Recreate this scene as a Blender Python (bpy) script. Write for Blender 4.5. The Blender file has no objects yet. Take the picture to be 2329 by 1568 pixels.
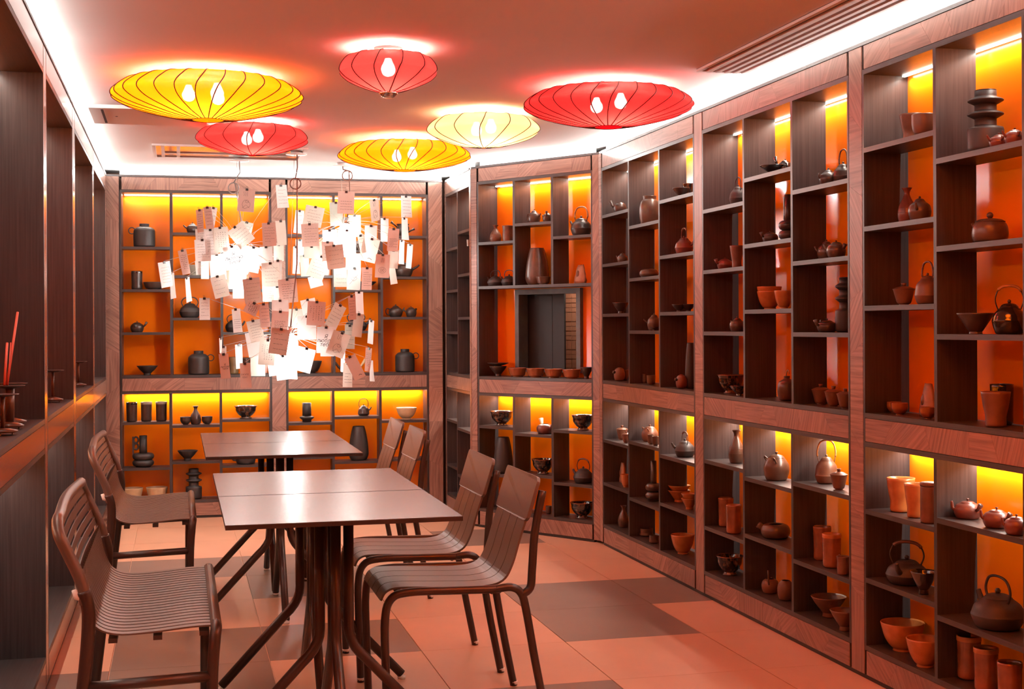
import bpy, math, random
from mathutils import Vector, Matrix
rnd = random.Random(7)
PI = math.pi
C = bpy.context.scene.collection
SC = bpy.context.scene

# ---------------------------------------------------------------- camera
CAM_H, F_PX, CX, CY, ROLL, TH = 1.30, 3050.0, 1164.5, 741.18, -0.005, math.radians(14.0)
cam_d = bpy.data.cameras.new('camera')
cam_d.sensor_width = 36.0
cam_d.lens = F_PX / 2329.0 * 36.0
cam_d.shift_x = 0.0
cam_d.shift_y = -(784.0 - CY) / 2329.0
cam_d.clip_start = 0.05
cam = bpy.data.objects.new('camera', cam_d)
C.objects.link(cam)
cam.matrix_world = (Matrix.Translation((0, 0, CAM_H)) @ Matrix.Rotation(-TH, 4, 'Z')
                    @ Matrix.Rotation(PI / 2, 4, 'X') @ Matrix.Rotation(ROLL, 4, 'Z'))
SC.camera = cam

# ---------------------------------------------------------------- world, exposure, light strengths
w = bpy.data.worlds.new('world')
SC.world = w
w.use_nodes = True
w.node_tree.nodes['Background'].inputs[0].default_value = (0.05, 0.035, 0.03, 1)
w.node_tree.nodes['Background'].inputs[1].default_value = 0.3
vs = SC.view_settings
vs.view_transform = 'Standard'
vs.look = 'None'
vs.exposure = 0.6
vs.gamma = 1.0
vs.use_curve_mapping = False
SC.cycles.use_denoising = True
SC.cycles.max_bounces = 5
SC.cycles.diffuse_bounces = 3
SC.cycles.glossy_bounces = 2
SC.cycles.transmission_bounces = 3
SC.cycles.adaptive_threshold = 0.05
SC.cycles.transparent_max_bounces = 6
SC.cycles.caustics_reflective = False
SC.cycles.caustics_refractive = False
SC.cycles.sample_clamp_indirect = 6.0

P_NICHE = 3.2      # watts per metre, strips inside the cabinets
P_COVE = 9.5      # watts per metre, strips on top of the cabinets
P_LANTERN = 26.0   # watts per bulb set of a full size lantern
P_NOTES = 13.0     # watts per note chandelier bulb


def area(name, loc, rot, sx, sy, power, col, spread=PI, parent=None):
    d = bpy.data.lights.new(name, 'AREA')
    d.shape = 'RECTANGLE'
    d.size, d.size_y = sx, sy
    d.energy = power
    d.color = col
    d.spread = spread
    o = bpy.data.objects.new(name, d)
    C.objects.link(o)
    o.location, o.rotation_euler = loc, rot
    o.parent = parent
    return o


def point(name, loc, power, col, rad, parent=None):
    d = bpy.data.lights.new(name, 'POINT')
    d.energy, d.color, d.shadow_soft_size = power, col, rad
    o = bpy.data.objects.new(name, d)
    C.objects.link(o)
    o.location = loc
    o.parent = parent
    return o


# ---------------------------------------------------------------- pixel rays (photograph measurements -> points in the room)
def ray(x, y):
    c, s = math.cos(ROLL), math.sin(ROLL)
    dx, dy = x - CX, y - CY
    xn, yn = (c * dx + s * dy) / F_PX, (-s * dx + c * dy) / F_PX
    return Vector((xn * math.cos(TH) + math.sin(TH), -xn * math.sin(TH) + math.cos(TH), -yn))


EYE = Vector((0, 0, CAM_H))


def on_z(x, y, z):
    r = ray(x, y)
    return EYE + r * ((z - CAM_H) / r.z)


def at_depth(x, y, d):
    return EYE + ray(x, y) * d


def depth_of(p):
    return p[0] * math.sin(TH) + p[1] * math.cos(TH)


# ---------------------------------------------------------------- materials
MATS = {}


def nodes(name):
    m = bpy.data.materials.new(name)
    m.use_nodes = True
    nt = m.node_tree
    return m, nt, nt.nodes, nt.links, nt.nodes['Principled BSDF']


def mat(key, col, rough=0.5, metal=0.0, spec=0.5, var=0.0, vscale=8.0, coat=0.0, bump=0.0, bscale=200.0):
    m, nt, N, L, b = nodes(key)
    b.inputs['Base Color'].default_value = (*col, 1)
    b.inputs['Roughness'].default_value = rough
    b.inputs['Metallic'].default_value = metal
    b.inputs['Specular IOR Level'].default_value = spec
    b.inputs['Coat Weight'].default_value = coat
    b.inputs['Coat Roughness'].default_value = 0.1
    if var or bump:
        tc = N.new('ShaderNodeTexCoord')
    if var:
        n = N.new('ShaderNodeTexNoise')
        n.inputs['Scale'].default_value = vscale
        n.inputs['Detail'].default_value = 5
        L.new(tc.outputs['Object'], n.inputs['Vector'])
        r = N.new('ShaderNodeValToRGB')
        r.color_ramp.elements[0].position, r.color_ramp.elements[1].position = 0.3, 0.7
        r.color_ramp.elements[0].color = (*[c * (1 - var) for c in col], 1)
        r.color_ramp.elements[1].color = (*[min(1, c * (1 + var)) for c in col], 1)
        L.new(n.outputs['Fac'], r.inputs['Fac'])
        L.new(r.outputs['Color'], b.inputs['Base Color'])
    if bump:
        n2 = N.new('ShaderNodeTexNoise')
        n2.inputs['Scale'].default_value = bscale
        L.new(tc.outputs['Object'], n2.inputs['Vector'])
        bp = N.new('ShaderNodeBump')
        bp.inputs['Strength'].default_value = bump
        bp.inputs['Distance'].default_value = 0.002
        L.new(n2.outputs['Fac'], bp.inputs['Height'])
        L.new(bp.outputs['Normal'], b.inputs['Normal'])
    MATS[key] = m
    return m


def wood(key, c0, c1, rough, sx=3.0, sy=90.0, axis=0, offset_by_object=True, coat=0.0, spec=0.5, tint=0.0):
    """Wood grain running along the local axis."""
    m, nt, N, L, b = nodes(key)
    tc = N.new('ShaderNodeTexCoord')
    oi = N.new('ShaderNodeObjectInfo')
    mp = N.new('ShaderNodeMapping')
    s = [sy, sy, sy]
    s[axis] = sx
    mp.inputs['Scale'].default_value = s
    L.new(tc.outputs['Object'], mp.inputs['Vector'])
    add = N.new('ShaderNodeVectorMath')
    add.operation = 'ADD'
    L.new(mp.outputs['Vector'], add.inputs[0])
    sc = N.new('ShaderNodeVectorMath')
    sc.operation = 'SCALE'
    sc.inputs[3].default_value = 37.0
    L.new(oi.outputs['Random'], sc.inputs[0])
    L.new(sc.outputs[0], add.inputs[1])
    n = N.new('ShaderNodeTexNoise')
    n.inputs['Scale'].default_value = 1.0
    n.inputs['Detail'].default_value = 4
    n.inputs['Roughness'].default_value = 0.62
    n.inputs['Distortion'].default_value = 0.25
    L.new(add.outputs[0], n.inputs['Vector'])
    r = N.new('ShaderNodeValToRGB')
    r.color_ramp.elements[0].position, r.color_ramp.elements[1].position = 0.33, 0.68
    r.color_ramp.elements[0].color = (*c0, 1)
    r.color_ramp.elements[1].color = (*c1, 1)
    L.new(n.outputs['Fac'], r.inputs['Fac'])
    hv = N.new('ShaderNodeHueSaturation')
    mr = N.new('ShaderNodeMapRange')
    mr.inputs[3].default_value, mr.inputs[4].default_value = 1 - tint, 1 + tint
    L.new(oi.outputs['Random'], mr.inputs[0])
    L.new(mr.outputs[0], hv.inputs['Value'])
    L.new(r.outputs['Color'], hv.inputs['Color'])
    L.new(hv.outputs['Color'], b.inputs['Base Color'])
    b.inputs['Roughness'].default_value = rough
    b.inputs['Coat Weight'].default_value = coat
    b.inputs['Specular IOR Level'].default_value = spec
    bp = N.new('ShaderNodeBump')
    bp.inputs['Strength'].default_value = 0.15
    bp.inputs['Distance'].default_value = 0.001
    L.new(n.outputs['Fac'], bp.inputs['Height'])
    L.new(bp.outputs['Normal'], b.inputs['Normal'])
    MATS[key] = m
    return m


wood('veneer', (0.17, 0.088, 0.066), (0.36, 0.205, 0.155), 0.42, 4.0, 95.0, 0, tint=0.12)
wood('left_veneer', (0.28, 0.165, 0.125), (0.38, 0.235, 0.18), 0.16, 2.0, 60.0, 2, spec=0.7)
wood('dark_wood', (0.027, 0.021, 0.021), (0.052, 0.042, 0.042), 0.40, 3.0, 130.0, 2)
wood('dark_board', (0.032, 0.025, 0.024), (0.060, 0.047, 0.045), 0.40, 3.0, 130.0, 0)
mat('black_gap', (0.02, 0.014, 0.012), 0.6)
mat('lacquer', (0.90, 0.185, 0.002), 0.16, spec=0.6, var=0.03, vscale=3)
mat('ceiling_paint', (0.74, 0.70, 0.68), 0.85, var=0.02, vscale=2)
mat('wall_paint', (0.25, 0.14, 0.10), 0.8, var=0.05, vscale=2)
mat('grout', (0.80, 0.56, 0.40), 0.8)
mat('tile_light', (0.62, 0.335, 0.205), 0.36, var=0.06, vscale=3)
mat('tile_dark', (0.20, 0.125, 0.090), 0.38, var=0.10, vscale=3)
mat('table_top', (0.085, 0.066, 0.058), 0.27, var=0.06, vscale=6, spec=1.0)
mat('table_edge', (0.030, 0.018, 0.016), 0.45)
mat('brown_metal', (0.050, 0.030, 0.024), 0.36, metal=0.35)
mat('slat_metal', (0.130, 0.098, 0.080), 0.38, metal=0.30)
mat('glide', (0.7, 0.65, 0.6), 0.3)
mat('ac_white', (0.72, 0.68, 0.65), 0.5)
mat('ac_dark', (0.03, 0.02, 0.02), 0.7)
mat('chrome', (0.75, 0.74, 0.72), 0.18, metal=1.0)
mat('cord_brown', (0.20, 0.10, 0.07), 0.5)
mat('cord_grey', (0.30, 0.28, 0.27), 0.4)
mat('clip_black', (0.02, 0.02, 0.02), 0.4)
mat('ink', (0.05, 0.045, 0.05), 0.8)
mat('window_frame', (0.085, 0.095, 0.095), 0.5, var=0.2, vscale=20)
mat('black_board', (0.012, 0.012, 0.013), 0.6)
mat('terracotta_wall', (0.50, 0.22, 0.13), 0.55, var=0.08, vscale=10)
mat('rib_wire', (0.035, 0.006, 0.004), 0.7)
mat('incense', (0.62, 0.10, 0.05), 0.5)
mat('wire_metal', (0.66, 0.60, 0.52), 0.3, metal=0.9)
# ceramics
mat('matte_black', (0.030, 0.026, 0.025), 0.5, var=0.15, bump=0.05)
mat('dark_brown', (0.050, 0.030, 0.023), 0.33, var=0.3, vscale=25)
mat('gloss_black', (0.022, 0.015, 0.012), 0.10, coat=0.6)
mat('iron', (0.040, 0.032, 0.029), 0.55, metal=0.25, var=0.15, bump=0.25, bscale=350)
mat('bronze_clay', (0.085, 0.046, 0.030), 0.32, var=0.3, vscale=22)
mat('clay_brown', (0.15, 0.066, 0.036), 0.42, var=0.3, vscale=18, bump=0.08)
mat('red_clay', (0.14, 0.040, 0.026), 0.32, var=0.2, vscale=15)
mat('orange_glaze', (0.42, 0.15, 0.040), 0.26, var=0.16, vscale=26)
mat('rust_glaze', (0.24, 0.075, 0.024), 0.2, var=0.35, vscale=14, coat=0.3)
mat('cream', (0.56, 0.43, 0.26), 0.4, var=0.08, vscale=30)
mat('olive', (0.19, 0.125, 0.055), 0.4, var=0.2, vscale=20)
mat('celadon', (0.30, 0.31, 0.25), 0.32, var=0.06)
mat('porcelain', (0.62, 0.60, 0.56), 0.25)
mat('bamboo', (0.40, 0.20, 0.07), 0.4, var=0.3, vscale=40)
mat('cane_dark', (0.13, 0.055, 0.025), 0.5, var=0.4, vscale=60)
mat('stone', (0.36, 0.17, 0.09), 0.45, var=0.55, vscale=14, bump=0.4, bscale=30)
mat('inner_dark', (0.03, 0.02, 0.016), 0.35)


def tenmoku():
    m, nt, N, L, b = nodes('tenmoku')
    tc = N.new('ShaderNodeTexCoord')
    mp = N.new('ShaderNodeMapping')
    mp.inputs['Scale'].default_value = (60, 60, 22)
    n = N.new('ShaderNodeTexNoise')
    n.inputs['Scale'].default_value = 1.0
    n.inputs['Detail'].default_value = 6
    L.new(tc.outputs['Object'], mp.inputs['Vector'])
    L.new(mp.outputs['Vector'], n.inputs['Vector'])
    r = N.new('ShaderNodeValToRGB')
    r.color_ramp.elements[0].position, r.color_ramp.elements[1].position = 0.50, 0.72
    r.color_ramp.elements[0].color = (0.016, 0.010, 0.008, 1)
    r.color_ramp.elements[1].color = (0.24, 0.11, 0.05, 1)
    L.new(n.outputs['Fac'], r.inputs['Fac'])
    L.new(r.outputs['Color'], b.inputs['Base Color'])
    b.inputs['Roughness'].default_value = 0.12
    b.inputs['Coat Weight'].default_value = 0.6
    MATS['tenmoku'] = m


tenmoku()


def emit(key, col, strength):
    m = bpy.data.materials.new(key)
    m.use_nodes = True
    nt = m.node_tree
    nt.nodes.clear()
    e = nt.nodes.new('ShaderNodeEmission')
    o = nt.nodes.new('ShaderNodeOutputMaterial')
    e.inputs[0].default_value = (*col, 1)
    e.inputs[1].default_value = strength
    nt.links.new(e.outputs[0], o.inputs[0])
    m.cycles.emission_sampling = 'NONE'
    MATS[key] = m
    return m


emit('led_white', (1.0, 0.93, 0.80), 9.0)
emit('bulb_white', (1.0, 0.93, 0.80), 45.0)
emit('tube_white', (1.0, 0.98, 0.95), 20.0)
emit('cove_white', (1.0, 0.98, 0.95), 2.2)


def fabric(key, col, emis, ecol):
    """Lantern cloth: lets the bulbs through and glows evenly itself."""
    m = bpy.data.materials.new(key)
    m.use_nodes = True
    nt = m.node_tree
    nt.nodes.clear()
    N, L = nt.nodes, nt.links
    t = N.new('ShaderNodeBsdfTranslucent')
    t.inputs[0].default_value = (*col, 1)
    d = N.new('ShaderNodeBsdfDiffuse')
    d.inputs[0].default_value = (*col, 1)
    mx = N.new('ShaderNodeMixShader')
    mx.inputs[0].default_value = 0.25
    e = N.new('ShaderNodeEmission')
    e.inputs[0].default_value = (*ecol, 1)
    e.inputs[1].default_value = emis
    a = N.new('ShaderNodeAddShader')
    o = N.new('ShaderNodeOutputMaterial')
    L.new(t.outputs[0], mx.inputs[1])
    L.new(d.outputs[0], mx.inputs[2])
    L.new(mx.outputs[0], a.inputs[0])
    L.new(e.outputs[0], a.inputs[1])
    tr = N.new('ShaderNodeBsdfTransparent')
    tm = N.new('ShaderNodeMixShader')
    tm.inputs[0].default_value = 0.022
    L.new(a.outputs[0], tm.inputs[1])
    L.new(tr.outputs[0], tm.inputs[2])
    L.new(tm.outputs[0], o.inputs[0])
    MATS[key] = m


fabric('cloth_yellow', (0.92, 0.20, 0.006), 1.9, (1.0, 0.13, 0.0))
fabric('cloth_fill_orange', (0.92, 0.20, 0.006), 4.6, (1.0, 0.19, 0.0))  # stronger glow, only for the added unseen lanterns
fabric('cloth_red', (0.82, 0.035, 0.030), 0.7, (1.0, 0.003, 0.008))
fabric('cloth_cream', (0.88, 0.55, 0.20), 0.75, (1.0, 0.34, 0.09))


def paper(key, col, trans):
    m = bpy.data.materials.new(key)
    m.use_nodes = True
    nt = m.node_tree
    nt.nodes.clear()
    N, L = nt.nodes, nt.links
    t = N.new('ShaderNodeBsdfTranslucent')
    d = N.new('ShaderNodeBsdfDiffuse')
    tc = N.new('ShaderNodeTexCoord')
    n = N.new('ShaderNodeTexNoise')
    n.inputs['Scale'].default_value = 30
    L.new(tc.outputs['Object'], n.inputs['Vector'])
    r = N.new('ShaderNodeValToRGB')
    r.color_ramp.elements[0].color = (*[c * 0.88 for c in col], 1)
    r.color_ramp.elements[1].color = (*col, 1)
    L.new(n.outputs['Fac'], r.inputs['Fac'])
    L.new(r.outputs[0], t.inputs[0])
    L.new(r.outputs[0], d.inputs[0])
    mx = N.new('ShaderNodeMixShader')
    mx.inputs[0].default_value = trans
    o = N.new('ShaderNodeOutputMaterial')
    L.new(d.outputs[0], mx.inputs[1])
    L.new(t.outputs[0], mx.inputs[2])
    L.new(mx.outputs[0], o.inputs[0])
    MATS[key] = m


paper('paper_white', (0.76, 0.76, 0.74), 0.4)
paper('paper_cream', (0.66, 0.64, 0.57), 0.35)
paper('paper_roomlit_pink', (0.60, 0.47, 0.41), 0.16)  # white sheets with the room light's pink tint put into the colour
paper('paper_roomlit_brown', (0.44, 0.31, 0.25), 0.12)  # darker room-lit tone of the front sheets, put into the colour
paper('paper_green', (0.50, 0.54, 0.48), 0.3)


# ---------------------------------------------------------------- mesh helpers
class MB:
    def __init__(self):
        self.v, self.f, self.sm = [], [], []

    def box(self, x0, x1, y0, y1, z0, z1, M=None):
        p = [(x0, y0, z0), (x1, y0, z0), (x1, y1, z0), (x0, y1, z0), (x0, y0, z1), (x1, y0, z1), (x1, y1, z1), (x0, y1, z1)]
        return self.add(p, [(0, 3, 2, 1), (4, 5, 6, 7), (0, 1, 5, 4), (1, 2, 6, 5), (2, 3, 7, 6), (3, 0, 4, 7)], False, M)

    def add(self, p, f, smooth=False, M=None):
        b = len(self.v)
        self.v += [tuple(M @ Vector(q)) if M else tuple(q) for q in p]
        self.f += [tuple(i + b for i in g) for g in f]
        self.sm += [smooth] * len(f)
        return self

    def prism(self, poly, z0, z1):
        n = len(poly)
        p = [(x, y, z0) for x, y in poly] + [(x, y, z1) for x, y in poly]
        f = [tuple(range(n))[::-1], tuple(range(n, 2 * n))] + [(i, (i + 1) % n, n + (i + 1) % n, n + i) for i in range(n)]
        return self.add(p, f)

    def lathe(self, prof, seg=28, M=None, ripple=None):
        p, f = [], []
        n = len(prof)
        for k in range(seg):
            a = 2 * PI * k / seg
            for j, (r, z) in enumerate(prof):
                rr = r * (ripple(a, j) if ripple else 1)
                p.append((rr * math.cos(a), rr * math.sin(a), z))
        for k in range(seg):
            k2 = (k + 1) % seg
            for j in range(n - 1):
                f.append((k * n + j, k2 * n + j, k2 * n + j + 1, k * n + j + 1))
        if prof[0][0] > 1e-5:
            f.append(tuple(k * n for k in range(seg))[::-1])
        if prof[-1][0] > 1e-5:
            f.append(tuple(k * n + n - 1 for k in range(seg)))
        return self.add(p, f, True, M)

    def tube(self, pts, r, seg=8, closed=False, M=None, cap=True):
        """Sweep a circle along points; r is a number or a list (taper)."""
        pts = [Vector(q) for q in pts]
        n = len(pts)
        rs = r if isinstance(r, (list, tuple)) else [r] * n
        p, f = [], []
        up = None
        for i in range(n):
            if closed:
                t = (pts[(i + 1) % n] - pts[i - 1]).normalized()
            else:
                t = (pts[min(i + 1, n - 1)] - pts[max(i - 1, 0)]).normalized()
            if up is None:
                up = Vector((0, 0, 1)) if abs(t.z) < 0.9 else Vector((1, 0, 0))
            s = t.cross(up).normalized()
            up = s.cross(t).normalized()
            for k in range(seg):
                a = 2 * PI * k / seg
                p.append(pts[i] + (s * math.cos(a) + up * math.sin(a)) * rs[i])
        m = n if closed else n - 1
        for i in range(m):
            j = (i + 1) % n
            for k in range(seg):
                k2 = (k + 1) % seg
                f.append((i * seg + k, i * seg + k2, j * seg + k2, j * seg + k))
        if not closed and cap:
            f.append(tuple(range(seg))[::-1])
            f.append(tuple((n - 1) * seg + k for k in range(seg)))
        return self.add(p, f, True, M)

    def build(self, name, m, parent=None, loc=None, rot=None):
        me = bpy.data.meshes.new(name)
        me.from_pydata(self.v, [], self.f)
        me.polygons.foreach_set('use_smooth', self.sm)
        me.materials.append(MATS[m])
        me.update()
        o = bpy.data.objects.new(name, me)
        C.objects.link(o)
        if parent:
            o.parent = parent
        if loc:
            o.location = loc
        if rot:
            o.rotation_euler = rot
        return o


def bez(pts, n=6):
    """Catmull-Rom through the points."""
    P = [Vector(p) for p in pts]
    out = []
    for i in range(len(P) - 1):
        a, b, c, d = P[max(i - 1, 0)], P[i], P[i + 1], P[min(i + 2, len(P) - 1)]
        for k in range(n):
            t = k / n
            out.append(0.5 * ((2 * b) + (c - a) * t + (2 * a - 5 * b + 4 * c - d) * t * t + (3 * b - a - 3 * c + d) * t ** 3))
    out.append(P[-1])
    return out


def prof(pts, n=4):
    """Smooth (r, z) profile through the control points."""
    q = bez([(r, z, 0) for r, z in pts], n)
    return [(max(0.0, p.x), p.y) for p in q]


def empty(name, loc=(0, 0, 0), rz=0.0):
    o = bpy.data.objects.new(name, None)
    o.empty_display_size = 0.05
    C.objects.link(o)
    o.location = loc
    o.rotation_euler = (0, 0, rz)
    return o


def tag(o, label, cat, group=None, kind=None):
    if label:
        o['label'] = label
    if cat:
        o['category'] = cat
    if group:
        o['group'] = group
    if kind:
        o['kind'] = kind
    return o


def struct(o):
    o['kind'] = 'structure'
    return o


def copy_obj(o, parent):
    c = o.copy()
    C.objects.link(c)
    c.parent = parent
    return c


# ---------------------------------------------------------------- room levels and plan
Z_C = 2.365                      # ceiling
Z_TOP, Z_W, Z_TB = 2.332, 2.318, 2.230
Z_MT, Z_M1, Z_M2 = 0.975, 0.957, 0.869
Z_P1, Z_P2 = 0.106, 0.016
BD = 0.018                       # board thickness
DEP, SDEP = 0.180, 0.150         # cabinet depth, shelf depth
XL, XR = -0.462, 2.437           # front planes of the left and right walls
# ---------------------------------------------------------------- floor, ceiling, outer walls
floor = struct(MB().box(-0.9, 2.9, -2.6, 10.0, -0.06, -0.005).build('floor', 'grout'))
TX, TY = 0.598, 0.613
DARK = {(-1, 0), (-1, 1), (0, 1), (-1, 4), (-4, 3), (-3, 3), (-5, 3), (-3, 2), (-3, 0), (-4, 0), (-4, -1), (-5, -1), (-2, -2),
        (0, -3), (-3, -4), (-1, -5), (-4, -6), (-2, 7), (-3, 6)}
tile_src = {}
for i in range(-5, 1):
    for j in range(-12, 7):
        k = 'tile_dark' if (i, j) in DARK else 'tile_light'
        if k not in tile_src:
            t = MB().box(0.002, TX - 0.002, 0.0008, TY - 0.0008, -0.008, 0.0).build('floor_tile', k, floor)
            tile_src[k] = t
        else:
            t = copy_obj(tile_src[k], floor)
        t.location = (2.136 + i * TX, 5.292 + j * TY, 0)

ceiling = struct(MB().box(-0.9, 2.9, -2.6, 10.0, Z_C, Z_C + 0.1).build('ceiling', 'ceiling_paint'))
struct(MB().box(-0.78, -0.68, -2.6, 10.0, 0, Z_C).build('wall_left', 'wall_paint'))
struct(MB().box(2.66, 2.76, -2.6, 10.0, 0, Z_C).build('wall_right', 'wall_paint'))
struct(MB().box(-0.9, 2.9, 9.62, 9.72, 0, Z_C).build('wall_back', 'wall_paint'))
struct(MB().box(-0.9, 2.9, -2.6, -2.5, 0, Z_C).build('wall_front', 'wall_paint'))


# ---------------------------------------------------------------- cabinets
class Bay:
    def __init__(self, p0, p1, corr=None):
        self.p0, self.p1 = Vector((*p0, 0)), Vector((*p1, 0))
        self.u = (self.p1 - self.p0).normalized()
        self.n = Vector((-self.u.y, self.u.x, 0))     # into the wall (left wall and others run so that this holds)
        self.W = (self.p1 - self.p0).length
        self.rz = math.atan2(self.u.y, self.u.x)
        self.corr = corr or (lambda x: 0.0)
        self.shelves = {}

    def hit(self, x, y, v=0.0):
        """Pixel -> (t along the front, z) on the plane v behind the front."""
        r = ray(x, y + self.corr(x))
        o = self.p0 + self.n * v
        k = (o - EYE).dot(self.n) / r.dot(self.n)
        q = EYE + r * k
        return (q - self.p0).dot(self.u), q.z

    def world(self, t, v, z):
        q = self.p0 + self.u * t + self.n * v
        return Vector((q.x, q.y, z))


def veneer(parent, x0, x1, z0, z1, y0=0.0, name='veneer_piece', m='veneer', vertical=False, seed=0, th=0.004):
    """Parquetry strip: slanted pieces, each with its own grain direction."""
    rr = random.Random(seed)
    L, H = (z1 - z0, x1 - x0) if vertical else (x1 - x0, z1 - z0)
    n = max(1, round(L / (0.20 if not vertical else 0.30)))
    cuts = [0.0]
    for i in range(1, n):
        cuts.append(L * i / n + rr.uniform(-0.05, 0.05))
    cuts.append(L)
    sl = [0.0] + [rr.choice((-1, -0.6, 0, 0.6, 1)) * H * 0.42 for _ in range(n - 1)] + [0.0]
    for i in range(n):
        a0, a1, b0, b1 = cuts[i] - sl[i], cuts[i] + sl[i], cuts[i + 1] - sl[i + 1], cuts[i + 1] + sl[i + 1]
        g = 0.0003
        q = [(a0 + g, 0), (b0 - g, 0), (b1 - g, H), (a1 + g, H)]
        if vertical:
            q = [(x0 + h, z0 + l) for l, h in q][::-1]
        else:
            q = [(x0 + l, z0 + h) for l, h in q]
        ang = math.radians(rr.choice((0, 0, 90, 35, -35, 55, -55, 70)))
        if vertical:
            ang += PI / 2 if rr.random() < 0.5 else 0
        cx, cz = sum(p[0] for p in q) / 4, sum(p[1] for p in q) / 4
        ca, sa = math.cos(ang), math.sin(ang)
        loc = [((px - cx) * ca + (pz - cz) * sa, -(px - cx) * sa + (pz - cz) * ca) for px, pz in q]
        p = [(a, 0, b) for a, b in loc] + [(a, th, b) for a, b in loc]
        MB().add(p, [(0, 1, 2, 3), (7, 6, 5, 4), (0, 4, 5, 1), (1, 5, 6, 2), (2, 6, 7, 3), (3, 7, 4, 0)]).build(
            name, m, parent, (cx, y0, cz), (0, -ang, 0))


def rail(cab, name, x0, x1, z0, z1, seed, m='veneer'):
    o = MB().box(x0, x1, 0.0042, BD, z0, z1).build(name, 'black_gap', cab)
    if m == 'veneer':
        veneer(o, x0 + 0.001, x1 - 0.001, z0 + 0.001, z1 - 0.001, seed=seed)
    else:
        MB().box(x0 + 0.001, x1 - 0.001, 0, 0.0042, z0 + 0.001, z1 - 0.001).build('veneer_piece', m, o)


def strip_light(cab, x0, x1, v, z, power, col, spread):
    MB().box(x0, x1, v - 0.006, v + 0.006, z, z + 0.004).build('led_strip', 'led_white', cab)
    area('niche_strip_light', ((x0 + x1) / 2, v, z - 0.001), (0, 0, 0), x1 - x0 - 0.02, 0.010, power * (x1 - x0), col, spread, cab)


NICHE_COL = (1.0, 0.93, 0.83)


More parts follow.
